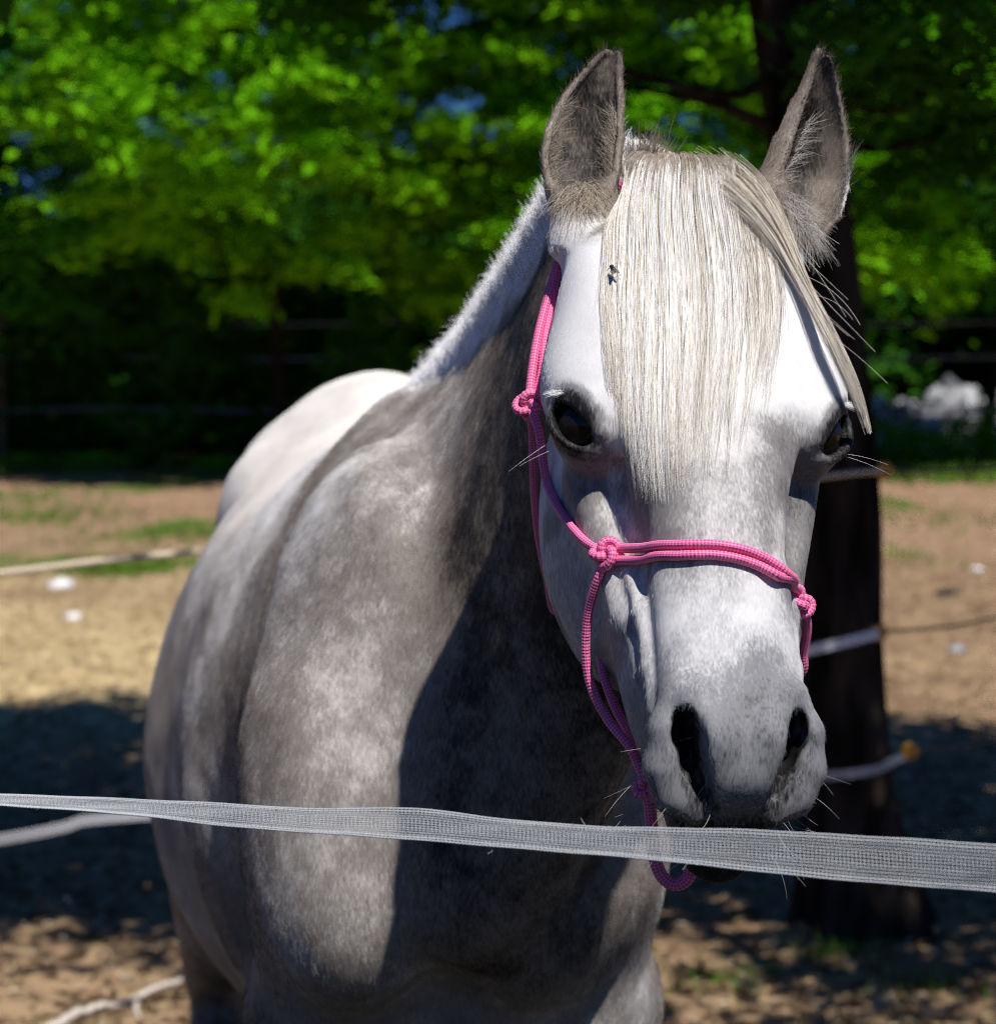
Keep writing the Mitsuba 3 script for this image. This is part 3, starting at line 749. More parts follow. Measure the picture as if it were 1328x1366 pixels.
def surf(pts, off=ROPE_R):
    p = np.array(pts, float)
    h = hit(p[:, 0], p[:, 1])
    g = grad(h)
    return h + g * off
K_nose_r = surf([(812, 743)], 0.006)[0]
K_nose_l = at(1067, 803, 1.548)
K_cheek = at(705, 541, 1.652)
K_chin = at(864, 1052, 1.545)
top = surf([(826, 735), (862, 731), (905, 729), (950, 729), (990, 736), (1022, 750), (1045, 768)])
low = surf([(826, 751), (862, 747), (905, 744), (950, 743), (985, 749), (1012, 759), (1034, 772)])
rope('halter__noseband', np.vstack([K_nose_r, top, at(1060, 788, 1.545), K_nose_l]), lift=ROPE_R * 0.9)
rope('halter__noseband_001', np.vstack([K_nose_r + [0, 0, -0.004], low, at(1050, 786, 1.552), K_nose_l]), lift=ROPE_R * 0.9)
rope('halter__cheek_rope', np.vstack([K_cheek, at(719, 575, 1.640), surf([(733, 636), (752, 680), (782, 720)]), K_nose_r]), lift=ROPE_R * 0.9)
rope('halter__crown_rope', np.vstack([K_cheek, at(709, 500, 1.662), at(717, 450, 1.675), at(731, 395, 1.690), at(746, 342, 1.702), at(760, 290, 1.735), hw(-0.050, -0.228, -0.055), hw(0.0, -0.252, -0.010), hw(0.05, -0.228, -0.030), project(np.array([hw(0.075, -0.12, -0.10), hw(0.086, -0.03, -0.140), hw(0.074, 0.06, -0.135)]), ROPE_R, 8), K_nose_l + 0.006 * HT * 0 - 0.012 * HN]))
rope('halter__crown_rope_001', np.vstack([K_cheek + [0.004, 0, 0], at(722, 498, 1.664), at(727, 450, 1.677), at(738, 398, 1.692), at(750, 346, 1.704), at(766, 292, 1.74), hw(-0.046, -0.236, -0.062), hw(0.0, -0.260, -0.018), hw(0.05, -0.236, -0.038)]))
rope('halter__throat_rope', np.vstack([K_cheek, at(710, 575, 1.668), at(712, 640, 1.690), at(717, 705, 1.722), at(729, 768, 1.755), at(745, 815, 1.778), hw(-0.03, -0.035, -0.215), hw(0.03, -0.035, -0.215), hw(0.09, -0.05, -0.13)]))
rope('halter__chin_rope', np.vstack([K_nose_r + [0, 0.002, -0.003], at(797, 772, 1.552), at(784, 820, 1.565), at(781, 870, 1.570), at(789, 918, 1.570), at(812, 962, 1.562), at(838, 994, 1.552), at(854, 1026, 1.548), K_chin]))
rope('halter__chin_rope_001', np.vstack([at(800, 872, 1.60), at(806, 905, 1.592), at(822, 948, 1.580), at(843, 985, 1.565), at(858, 1020, 1.556), K_chin]))
rope('halter__chin_rope_002', np.vstack([K_nose_l, at(1076, 832, 1.560), at(1071, 868, 1.572), at(1060, 905, 1.582), hw(0.028, 0.15, -0.14), hw(0.0, 0.19, -0.135), hw(-0.025, 0.205, -0.125), K_chin]))
rope('halter__chin_loop', np.vstack([K_chin, at(868, 1095, 1.545), at(872, 1138, 1.545), at(882, 1168, 1.545), at(901, 1181, 1.543), at(918, 1170, 1.541), at(921, 1145, 1.540), at(912, 1112, 1.543), hw(-0.016, 0.205, -0.128)]), r=0.0042)
vw = np.array([0, -1.0, 0])
knot('halter__knot', K_nose_r, nrm(-HX * 0.6 + HN), 0.0062); knot('halter__knot_001', K_nose_l, nrm(HX * 0.6 + HN * 0.8), 0.0060, 0.5)
knot('halter__knot_002', K_cheek, (-0.4, -1, 0.1), 0.0062, 1.1); knot('halter__knot_003', K_chin, (-0.5, -1, 0), 0.0052, 0.2)
tag('halter', 'pink braided rope halter with knots on the head of the grey horse', 'halter')

# a fly on the forehead
FC = hit(np.array([818.0]), np.array([371.0]))[0]; FN = grad(FC[None])[0]
FC = FC + FN * 0.0085
fa = nrm(HT * 0.9 + HX * 0.25); fb = np.cross(FN, fa)
def blob(c, r, M):
    m = trimesh.creation.icosphere(subdivisions=2)
    return c + (m.vertices * r) @ M, m.faces
FM = np.stack([fa, fb, FN])
scene['m_fly'] = principled((0.012, 0.011, 0.010), 0.35)
scene['m_fly_wing'] = principled((0.10, 0.09, 0.08), 0.25)
scene['fly__body'] = mikit.ply(join([blob(FC, (0.0026, 0.0019, 0.0018), FM), blob(FC - fa * 0.0032, (0.0013, 0.0016, 0.0013), FM)] + [tube(np.array([FC + fa * a, FC + fa * a * 1.6 + fb * q * 0.0028 - FN * 0.0005, FC + fa * a * 2 + fb * q * 0.0038 - FN * 0.003]), 0.00018, 5) for a in (-0.0016, 0.0004, 0.002) for q in (-1, 1)]), 'm_fly', smooth=True)
for q, key in ((-1, 'fly__wing'), (1, 'fly__wing_001')):
    scene[key] = mikit.ply(blob(FC + fa * 0.0024 + fb * q * 0.0013 + FN * 0.0012, (0.0030, 0.0011, 0.00012), np.stack([nrm(fa + fb * q * 0.35), nrm(np.cross(FN, fa + fb * q * 0.35)), FN])), 'm_fly_wing', smooth=True)
tag('fly', 'dark fly sitting on the forelock above the eye at left', 'fly')

# ------------------------------------------------------------------ fence tape in front of the horse
def front_tape():
    R = rng(51)
    xs = np.array([-1300, -330, 0, 180, 297, 427, 544, 662, 832, 980, 1157, 1328, 1700, 2500])
    top = np.array([1002, 1045, 1060, 1067, 1072, 1080, 1079, 1092, 1105, 1107, 1117, 1128, 1152, 1204])
    bot = np.array([1012, 1056, 1074, 1088, 1101, 1111, 1120, 1129, 1143, 1159, 1176, 1190, 1216, 1272])
    dep = np.interp(xs, [-1300, 2500], [1.618, 1.057])
    n = 1680
    u = np.linspace(xs[0], xs[-1], n)
    from scipy.interpolate import PchipInterpolator as PI
    tt, bb, dd = PI(xs, top)(u), PI(xs, bot)(u), np.interp(u, xs, dep)
    A, Bm = at(u, tt, dd), at(u, bb, dd); tl = np.sqrt(np.maximum(0.0255 ** 2 - np.linalg.norm(A - Bm, axis=1) ** 2, 0))
    A, Bm = at(u, tt, dd + tl * 0.5), at(u, bb, dd - tl * 0.5)
    ws = 0.0012 * np.sin(u / 47.0) + 0.0009 * np.sin(u / 21.0 + 1)
    nt = 14
    parts = []
    for j in range(nt):
        f = j / (nt - 1)
        P = A + (Bm - A) * f
        rip = (0.0011 * np.sin(u / 60.0 + 5.0 * f) + 0.0006 * np.sin(u / 19.0 + 9 * f) + 0.00018 * np.where(np.arange(n) % 2 == 0, 1, -1) * (1 if j % 2 else -1))
        P = P + np.array([0, 1.0, 0])[None] * rip[:, None] + np.array([0, 0, 1.0]) * (R.normal(0, 0.00008))
        r = 0.00055 if j in (0, 1, nt - 2, nt - 1) else 0.00024 + 0.00008 * R.random()
        parts.append(tube(P, r, 4, False))
    m = 710
    for q in np.linspace(3, n - 4.01, m):
        for sl in (-1, 1):
            f = np.linspace(0, 1, 9)
            k = np.clip(q + sl * 2.2 * (f - 0.5), 0, n - 1.01)
            i = k.astype(int); fr = (k - i)[:, None]
            a, b = A[i] * (1 - fr) + A[i + 1] * fr, Bm[i] * (1 - fr) + Bm[i + 1] * fr
            uu = u[i][:, None]; f = f[:, None]
            rip = 0.0011 * np.sin(uu / 60.0 + 5.0 * f) + 0.0006 * np.sin(uu / 19.0 + 9 * f)
            parts.append(tube(a + (b - a) * f + np.array([0, 1.0, 0]) * rip, 0.00014, 3, False))
    for _ in range(26):                                    # loose fibres along the edges
        i = R.integers(20, n - 20); e = A[i] if R.random() < 0.5 else Bm[i]
        d = nrm(np.array([R.normal(0, 1), R.normal(0, 0.4), R.normal(0, 0.5)])); L = R.uniform(0.002, 0.005)
        parts.append(tube(catmull([e, e + d * L * 0.5 + R.normal(0, 0.0008, 3), e + d * L + R.normal(0, 0.002, 3)], 7), 0.00011, 3, False))
    return join(parts)
scene['m_tape'] = principled((0.50, 0.52, 0.535), 0.4, specular=0.4)
scene['fence_tape'] = mikit.ply(front_tape(), 'm_tape', smooth=True)
tag('fence_tape', 'wide woven white fence tape stretched right across in front of the horse', 'fence tape')

# ------------------------------------------------------------------ ground
def ground_h(x, y):
    p = np.stack([x, y, np.zeros_like(x)], -1)
    near = np.clip((26 - y) / 10, 0, 1)
    return 0.05 * (meshkit.fbm(p * 0.5, 3, 3) - 0.5) + near * (0.05 * (meshkit.fbm(p * 2.3, 3, 7) - 0.5) + 0.035 * (meshkit.fbm(p * 9, 2, 8) - 0.5))
gx = np.unique(np.r_[np.linspace(-300, -12, 30), np.linspace(-12, -3.2, 60), np.linspace(-3.2, 3.4, 190), np.linspace(3.4, 12, 60), np.linspace(12, 300, 30)])
gy = np.unique(np.r_[np.linspace(-150, -2, 20), np.linspace(-2, 4.4, 40), np.linspace(4.4, 12, 220), np.linspace(12, 36, 160), np.linspace(36, 500, 40)])
X, Y = np.meshgrid(gx, gy)
GV = np.stack([X.ravel(), Y.ravel(), ground_h(X.ravel(), Y.ravel())], 1)
i, j = np.meshgrid(np.arange(len(gy) - 1), np.arange(len(gx) - 1), indexing='ij')
k = (i * len(gx) + j).ravel()
GF = np.stack([k, k + 1, k + len(gx) + 1, k + len(gx)], 1)
def ground_color(p, n, uv):
    a, b, c = fbm(p.x * 0.9, p.y * 0.45, 1.0, 3), fbm(p.x * 5, p.y * 3, 2.0, 3), noise(p.x * 28, p.y * 22, 3.0)
    earth = mix((0.215, 0.140, 0.085), (0.345, 0.240, 0.142), smoothstep(0.3, 0.7, 0.5 * b + 0.5 * c))
    straw = mix((0.38, 0.28, 0.140), (0.58, 0.46, 0.25), smoothstep(0.3, 0.7, 0.4 * b + 0.6 * c))
    zone = smoothstep(8.0, 9.6, p.y) * (1 - smoothstep(12.0, 15.5, p.y)) * (1 - smoothstep(-1.2, 0.8, p.x))
    col = mix(earth, straw, dr.clip(zone * 0.95 + 0.55 * smoothstep(0.52, 0.68, a) * smoothstep(6, 8, p.y), 0, 1))
    red = mix((0.26, 0.150, 0.095), (0.38, 0.255, 0.165), smoothstep(0.3, 0.7, 0.5 * b + 0.5 * c))
    col = mix(col, red, smoothstep(14.5, 21, p.y + 4 * (a - 0.5)))
    gr = smoothstep(0.57, 0.66, fbm(p.x * 0.8 + 7, p.y * 0.30, 9.0, 3)) * smoothstep(11.5, 14.5, p.y)
    col = mix(col, mix((0.055, 0.115, 0.018), (0.10, 0.18, 0.03), c), gr * smoothstep(0.25, 0.5, b) * 0.9)
    col = mix(mix((0.030, 0.026, 0.016), (0.050, 0.045, 0.026), c), col, smoothstep(2.6, 4.3, p.y + (a - 0.5)))  # unseen near ground darkened to cut the bounce onto the chest
    deep = smoothstep(29.5, 31.5, p.y + 2 * (a - 0.5))  # deep shade under the trees painted on the ground
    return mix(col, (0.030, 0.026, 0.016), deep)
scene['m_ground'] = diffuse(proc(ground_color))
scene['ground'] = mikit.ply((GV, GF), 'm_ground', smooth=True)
struct('ground')

def rand_quads(P, size, seed, flat=0.6, aspect=0.45, up=None):
    """Small leaf-like pieces (two triangles each, folded a little) at the points P."""
    R = rng(seed); n = len(P)
    nv = R.normal(0, 1, (n, 3)); nv[:, 2] = np.abs(nv[:, 2]) + flat * 2
    nv = nrm(nv)
    a = nrm(np.cross(nv, R.normal(0, 1, (n, 3)))); b = np.cross(nv, a)
    s = size * (0.6 + 0.8 * R.random(n))[:, None]
    fold = nv * s * 0.22
    V = np.stack([P - a * s, P - b * s * aspect + fold, P + a * s, P + b * s * aspect + fold], 1)
    f = np.arange(n)[:, None] * 4
    F = np.stack([np.hstack([f, f + 1, f + 2]), np.hstack([f, f + 2, f + 3])], 1).reshape(-1, 3)
    return V.reshape(-1, 3), F

def litter():
    R = rng(61)
    for key, n, size, col, seed in (('ground_litter', 8200, 0.020, (0.36, 0.27, 0.15), 1), ('ground_litter_001', 7000, 0.024, (0.15, 0.090, 0.050), 2), ('ground_litter_002', 2600, 0.016, (0.58, 0.50, 0.36), 3)):
        y = 4.4 + 12 * R.random(n) ** 1.6; x = (R.random(n) - 0.5) * (y * 0.46 + 0.6)
        P = np.stack([x, y, ground_h(x, y) + 0.006], 1)
        scene['m_' + key] = diffuse(col)
        scene[key] = mikit.ply(rand_quads(P, size, seed, 2.0, 0.35), 'm_' + key)
        tag(key, {'ground_litter': 'pale dry leaf litter scattered over the bare earth', 'ground_litter_001': 'dark broken leaf litter scattered over the bare earth', 'ground_litter_002': 'bleached straw bits scattered over the bare earth'}[key], 'litter', kind='stuff')
litter()

def blades(P, h, seed, wid=0.006):
    R = rng(seed); n = len(P)
    d = nrm(np.stack([R.normal(0, 0.35, n), R.normal(0, 0.35, n), np.ones(n)], 1)); s = nrm(np.stack([R.normal(0, 1, n), R.normal(0, 1, n), np.zeros(n)], 1))
    L = (h * (0.5 + R.random(n)))[:, None]
    V = np.stack([P - s * wid, P + s * wid, P + d * L + np.stack([R.normal(0, 0.02, n), R.normal(0, 0.02, n), np.zeros(n)], 1)], 1).reshape(-1, 3)
    return V, np.arange(3 * n).reshape(-1, 3)
scene['m_grass'] = diffuse((0.085, 0.175, 0.020))
scene['m_leaf_weed'] = diffuse((0.075, 0.165, 0.018))
def patches():
    R = rng(62); P = []
    def add(px, py, w, dpt, n):
        c = at(px, py, CAM_Z * F_PX / (py - 470.0))
        q = c[:2] + R.normal(0, 1, (n, 2)) * [w, dpt]
        P.append(q)
    for px, py, w, dpt, n in ((170, 757, 0.28, 0.35, 900), (60, 690, 0.5, 0.8, 700), (20, 665, 0.5, 0.8, 500), (215, 715, 0.5, 0.7, 500), (120, 630, 0.15, 0.2, 160), (1240, 690, 0.5, 1.4, 420), (1300, 640, 0.7, 0.9, 500), (1190, 740, 0.2, 0.5, 90), (1110, 1290, 0.06, 0.06, 90), (1130, 1255, 0.04, 0.04, 60), (960, 1320, 0.10, 0.06, 80), (1270, 1330, 0.12, 0.05, 70)):
        add(px, py, w, dpt, n)
    x = R.uniform(-8.5, 8.5, 9000); y = 30.2 + R.normal(0, 0.5, 9000)
    keep = meshkit.fbm(np.stack([x * 0.7, y * 0, x * 0], 1), 2, 5) > 0.42
    P.append(np.stack([x, y], 1)[keep])
    Q = np.vstack(P); Q = np.column_stack([Q, ground_h(Q[:, 0], Q[:, 1])])
    h = np.where(Q[:, 1] > 26, 0.16, np.where(Q[:, 1] < 7, 0.05, 0.055))
    wid = np.where(Q[:, 1] > 26, 0.02, np.where(Q[:, 1] < 7, 0.004, 0.012))[:, None]
    scene['grass'] = mikit.ply(blades(Q, h, 3, wid), 'm_grass')
    tag('grass', 'short bright grass in patches on the bare paddock and along its far edge', 'grass', kind='stuff')
patches()

def stone(key, px, py, size, col, label, cat='stone', seed=0, squash=0.6, group=None, depth=None, lift=0.3):
    R = rng(seed)
    m = trimesh.creation.icosphere(subdivisions=3)
    v = m.vertices * [1, 0.8, squash]
    v = v * (1 + (0.55 if seed < 10 else 1.0) * (meshkit.fbm(v * 1.7 + seed * 3.1, 3, seed) - 0.5))[:, None] * size
    c = at(px, py, CAM_Z * F_PX / (py - 470.0) if depth is None else depth)
    c[2] = ground_h(c[:1], c[1:2])[0] + size * squash * lift
    scene[key] = mikit.ply((v + c, m.faces), col, smooth=True)
    tag(key, label, cat, group)
def stone_color(p, n, uv): return mix((0.22, 0.22, 0.23), (0.80, 0.80, 0.80), smoothstep(0.36, 0.56, fbm(p.x * 5, p.y * 5, p.z * 5, 3)))
scene['m_stone'] = diffuse(proc(stone_color)); scene['m_boulder'] = diffuse(proc(lambda p, n, uv: mix((0.10, 0.11, 0.12), (0.50, 0.51, 0.53), smoothstep(0.40, 0.58, fbm(p.x * 6, p.y * 6, p.z * 5, 3)))))
scene['m_clod'] = diffuse((0.035, 0.030, 0.030))
stone('stone', 82, 783, 0.085, 'm_stone', 'larger white stone on the bare ground near the left edge', seed=1)
stone('stone_001', 97, 829, 0.048, 'm_stone', 'smaller white stone on the ground just below a larger one at left', seed=2)
stone('stone_002', 1277, 874, 0.050, 'm_stone', 'white stone on the bare ground right of the tree trunk', seed=3)
stone('stone_003', 1303, 764, 0.038, 'm_stone', 'small far white stone near the right edge of the paddock', seed=4)
stone('clod', 1264, 795, 0.085, 'm_clod', 'dark flat clod on the bare ground right of the tree trunk', 'clod', seed=5, squash=0.35)
for i, (px, sz, sq, d) in enumerate(((1174, 0.36, 1.5, 34.0), (1206, 0.32, 1.7, 34.5), (1236, 0.30, 1.2, 33.9), (1270, 0.46, 1.5, 34.6), (1308, 0.36, 1.3, 34.1), (1340, 0.42, 1.5, 34.4))):
    stone('boulder' + (f'_{i:03d}' if i else ''), px, 600, sz, 'm_boulder', ['pale boulder half hidden just right of the tree trunk', 'pale boulder second from the trunk in the row under the trees', 'low pale boulder in the middle of the row under the trees', 'largest and tallest pale boulder in the row under the trees', 'pale boulder right of the tallest one under the trees', 'pale boulder cut off by the right edge of the picture'][i], 'boulder', 10 + i, sq, 'pale boulders under the trees at right', d, 0.55)

def stick():
    scene['m_stick'] = diffuse((0.62, 0.56, 0.48))
    def g(px, py, up=0.015):
        c = at(px, py, CAM_Z * F_PX / (py - 470.0) * 1.0)
        return c + [0, 0, up]
    main = catmull([g(40, 1395), g(112, 1366, .03), g(165, 1350, .02), g(205, 1339, .035), g(247, 1322, .03)], 40)
    fork = catmull([g(186, 1345, .025), g(181, 1356), g(190, 1372)], 14)
    R = rng(5)
    scene['fallen_branch'] = mikit.ply(join([tube(main + R.normal(0, 0.0025, main.shape), np.linspace(0.012, 0.007, 40), 8), tube(fork, np.linspace(0.007, 0.004, 14), 7)]), 'm_stick', smooth=True)
    tag('fallen_branch', 'bleached fallen branch with a fork lying on the ground at lower left', 'branch')
stick()

# ------------------------------------------------------------------ fence lines behind the horse
def ribbon(C, w, th=0.002, tilt=0.0, seed=0):
    """A flat tape along C, w tall and th thick, turning slowly."""
    t, a, b = frames(C, (0, 0, 1))
    ang = tilt + 0.25 * np.sin(np.linspace(0, 9, len(C)) + seed)
    up = a * np.cos(ang)[:, None] + b * np.sin(ang)[:, None]; sd = np.cross(t, up)
    V = np.stack([C + up * w / 2 + sd * th, C - up * w / 2 + sd * th, C - up * w / 2 - sd * th, C + up * w / 2 - sd * th], 1)
    n = len(C); i, j = np.meshgrid(np.arange(n - 1), np.arange(4), indexing='ij')
    q = np.stack([i * 4 + j, i * 4 + (j + 1) % 4, (i + 1) * 4 + (j + 1) % 4, (i + 1) * 4 + j], -1).reshape(-1, 4)
    return V.reshape(-1, 3), np.vstack([q[:, [0, 1, 2]], q[:, [0, 2, 3]]])
scene['m_line_tan'] = principled((0.62, 0.52, 0.38), 0.6); scene['m_line_white'] = principled((0.72, 0.73, 0.76), 0.5); scene['m_line_dark'] = principled((0.10, 0.075, 0.05), 0.6)
scene['m_insulator'] = principled((0.62, 0.30, 0.03), 0.4)
TD = 5.72                                                 # just in front of the trunk
line = catmull(at(np.array([-260, 0, 140, 270, 700, 1090, 1176.0]), np.array([796, 765, 748, 735, 690, 637, 628.0]), np.array([4.55, 4.75, 4.88, 5.0, 5.32, 5.64, TD])), 90)
scene['fence_line'] = mikit.ply(tube(line, 0.0070, 8), 'm_line_tan', smooth=True)
tag('fence_line', 'tan rope fence line running behind the horse to the tree trunk', 'fence line')
line = catmull(at(np.array([1176, 1250, 1328, 1600.0]), np.array([628, 628, 625, 612.0]), np.array([TD, 5.95, 6.2, 7.0])), 30)
scene['fence_line_001'] = mikit.ply(tube(line, 0.0045, 8), 'm_line_dark', smooth=True)  # same rope as the tan line, its shade put into the colour
tag('fence_line_001', 'upper fence wire with shade put into its dark colour leading right from the tree trunk', 'fence line')
line = catmull(at(np.array([1172, 1250, 1328, 1600.0]), np.array([842, 838, 824, 770.0]), np.array([TD, 5.95, 6.2, 7.0])), 30)
scene['fence_line_002'] = mikit.ply(tube(line, 0.0045, 8), 'm_line_dark', smooth=True)
tag('fence_line_002', 'middle dark fence wire leading right from the tree trunk', 'fence line')
line = catmull(np.vstack([at(np.array([1172, 1125, 1078, 1000, 900, 790, 720, 690.0]), np.array([845, 857, 868, 892, 930, 1010, 1150, 1330.0]), np.array([TD, 5.62, 5.55, 5.45, 5.35, 5.25, 5.2, 5.2]))]), 40)
scene['fence_tape_001'] = mikit.ply(ribbon(line, 0.024, seed=2), 'm_line_white')
tag('fence_tape_001', 'slack bluish white tape crossing the dark tree trunk beside the nose', 'fence tape')
line = catmull(at(np.array([-300, 0, 80, 160, 600, 1110, 1205.0]), np.array([1168, 1120, 1105, 1090, 1062, 1035, 1009.0]), np.array([4.5, 4.78, 4.86, 4.93, 5.3, 5.66, TD])), 80)
scene['m_line_shaded'] = principled((0.36, 0.37, 0.39), 0.5)  # white tape greyed: tree shade put into its colour
scene['fence_tape_002'] = mikit.ply(ribbon(line, 0.022, seed=1), 'm_line_shaded')
tag('fence_tape_002', 'lowest white fence tape passing behind the horse to the foot of the trunk', 'fence tape')
line = catmull(at(np.array([1205, 1260, 1328, 1600.0]), np.array([1006, 998, 988, 950.0]), np.array([TD, 5.9, 6.15, 7.0])), 30)
scene['fence_line_003'] = mikit.ply(tube(line, 0.0045, 8), 'm_line_dark', smooth=True)
tag('fence_line_003', 'lowest dark fence wire leading right from the foot of the trunk', 'fence line')
for i, (px, py, lab) in enumerate(((1179, 628, 'topmost small insulator on the tree trunk'), (1172, 844, 'middle small insulator on the tree trunk'), (1213, 1002, 'lowest orange insulator beside the foot of the trunk'))):
    c = at(px, py, TD)
    key = 'insulator' + (f'_{i:03d}' if i else '')
    ring = trimesh.creation.torus(0.016, 0.006, major_sections=16, minor_sections=8); ring.apply_transform(trimesh.transformations.rotation_matrix(math.pi / 2, [1, 0, 0]))
    body = trimesh.creation.cylinder(0.011, 0.07, sections=12); body.apply_transform(trimesh.transformations.rotation_matrix(math.pi / 2, [1, 0, 0])); body.apply_translation([0, 0.035, 0])
    m = trimesh.util.concatenate([ring, body]); m.apply_translation(c)
    scene[key] = mikit.ply(m, 'm_insulator', smooth=40)
    tag(key, lab, 'insulator', 'insulators on the tree trunk')
FY = 30.6
scene['m_line_far_shaded'] = diffuse((0.20, 0.24, 0.32))  # white tape toned blue grey: shade under the trees put in
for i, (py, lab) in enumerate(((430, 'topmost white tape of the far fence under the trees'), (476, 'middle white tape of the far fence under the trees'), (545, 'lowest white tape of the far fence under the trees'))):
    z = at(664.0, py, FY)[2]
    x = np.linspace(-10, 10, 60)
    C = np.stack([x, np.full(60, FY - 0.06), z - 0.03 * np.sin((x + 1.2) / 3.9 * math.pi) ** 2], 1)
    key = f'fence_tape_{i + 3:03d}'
    scene[key] = mikit.ply(ribbon(C, 0.03), 'm_line_far_shaded'); tag(key, lab, 'fence tape')
scene['m_post'] = diffuse((0.16, 0.12, 0.09))
for i, px in enumerate((2, 690, 1120)):
    c = at(float(px), 600.0, FY); h = 2.05
    m = trimesh.creation.cylinder(0.06, h, sections=14); m.apply_translation([c[0], FY, h / 2 - 0.05])
    key = 'fence_post' + (f'_{i:03d}' if i else '')
    scene[key] = mikit.ply(m, 'm_post', smooth=40)
    tag(key, ['dark wooden fence post at the left edge under the trees', 'dark wooden far fence post behind the horse neck', 'dark wooden far fence post behind the dark tree trunk'][i], 'fence post', 'posts of the far fence')

# ------------------------------------------------------------------ trees
ORD = ['first', 'second', 'third', 'fourth', 'fifth', 'sixth', 'seventh', 'eighth', 'ninth', 'tenth', 'eleventh', 'twelfth', 'thirteenth', 'fourteenth']
def bark_color(p, n, uv): return mix((0.014, 0.011, 0.009), (0.055, 0.042, 0.034), smoothstep(0.3, 0.75, fbm(p.x * 22, p.y * 22, p.z * 4, 3)))
def bark_bump(p, n, uv): return fbm(p.x * 30, p.y * 30, p.z * 5, 3)
scene['m_bark'] = {'type': 'twosided', 'nested': {'type': 'bumpmap', 'scale': 0.02, 'arbitrary': proc(bark_bump, 4e-3), 'nested': {'type': 'diffuse', 'reflectance': proc(bark_color)}}}
scene['m_bark_far'] = diffuse((0.022, 0.018, 0.014))
def leafmat(key, c0, c1, tr=0.5):
    def col(p, n, uv): return mix(c0, c1, noise(p.x * 2.2, p.y * 2.2, p.z * 2.2) * 0.6 + 0.4 * noise(p.x * 23, p.y * 23, p.z * 23))
    scene[key] = {'type': 'principledthin', 'base_color': proc(col), 'roughness': 0.55, 'diff_trans': tr, 'spec_trans': 0.0, 'eta': 1.4}
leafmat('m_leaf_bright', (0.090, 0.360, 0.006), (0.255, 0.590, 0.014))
leafmat('m_leaf_mid', (0.030, 0.200, 0.014), (0.100, 0.360, 0.030))  # duller green: shade on the far left foliage put into the colour
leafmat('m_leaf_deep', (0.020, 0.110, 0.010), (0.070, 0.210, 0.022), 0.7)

def sprays(centres, rad, per, size, seed, flat=0.5, droop=0.25):
    """Leaf clusters: flattened, drooping sprays round each centre."""
    R = rng(seed); out = []
    for c, r in zip(centres, rad):
        n = int(per * (0.6 + 0.8 * R.random()))
        d = nrm(np.array([R.normal(), R.normal(), R.normal(0, 0.25)]))
        s = nrm(np.cross(d, [0, 0, 1]))
        a, b = R.normal(0, 0.5, n), R.normal(0, 0.32, n)
        P = c + np.outer(a * r, d) + np.outer(b * r, s) + np.stack([np.zeros(n), np.zeros(n), R.normal(0, 0.13, n) * r - droop * r * (a * a + b * b)], 1)
        out.append(P)
    return rand_quads(np.vstack(out), size, seed + 1, flat)

def limb(p0, p1, r0, r1, seed, n=16, sag=0.1, sides=8):
    R = rng(seed)
    L = np.linalg.norm(p1 - p0)
    mid = (p0 + p1) / 2 + R.normal(0, 0.07, 3) * L + [0, 0, sag * L]
    C = catmull([p0, (p0 + mid) / 2 + R.normal(0, 0.02, 3) * L, mid, (mid + p1) / 2 + R.normal(0, 0.02, 3) * L, p1], n)
    return tube(C, np.linspace(r0, r1, n), sides, False)

def tree(key, x, y, h, lo, R_, ncl, per, size, mat, label, seed, cat='tree', trunk_r=0.16, squash=1.0, group=None, cr=(0.5, 1.1), lean=0.0):
    R = rng(seed)
    b = np.array([x, y, ground_h(np.array([x]), np.array([y]))[0] - 0.05])
    top = b + [R.normal(0, 0.4), R.normal(0, 0.4), h * 0.85]
    C = catmull([b + [0, lean, 0], b + (top - b) * 0.3 + R.normal(0, 0.12, 3) * [1, 1, 0] + [0, lean * 0.9, 0], b + (top - b) * 0.65 + R.normal(0, 0.2, 3) * [1, 1, 0] + [0, lean * 0.4, 0], top], 30)
    rr = trunk_r * (1 - 0.8 * np.linspace(0, 1, 30)) * (1 + 0.5 * np.exp(-np.linspace(0, 1, 30) * 16))
    cen = []
    while len(cen) < ncl:
        q = R.normal(0, 1, 3); q = q / np.linalg.norm(q) * R.random() ** 0.38
        z = (lo + h) / 2 + q[2] * (h - lo) / 2
        w = R_ * (0.75 + 0.5 * meshkit.noise(np.array([[q[0] * 2 + seed, q[1] * 2, q[2] * 2]]))[0])
        cen.append(b + [q[0] * w, q[1] * w * squash, z])
    cen = np.array(cen)
    parts = [tube(C, rr, 12, False)]
    for i in range(0, ncl, max(1, ncl // 26)):
        c = cen[i]
        k = int(np.clip((c[2] - b[2] - 0.35 * np.linalg.norm(c[:2] - b[:2])) / (h * 0.85) * 29, 3, 28))
        parts.append(limb(C[k], c, rr[k] * 0.45, 0.012, seed * 50 + i, sides=6))
    scene[key + '__trunk'] = mikit.ply(join(parts), 'm_bark_far', smooth=True)
    scene[key + '__crown'] = mikit.ply(sprays(cen, R.uniform(*cr, ncl), per, size, seed), mat)
    labels[key + '__crown'] = {'kind': 'stuff'}
    tag(key, label, cat, group)

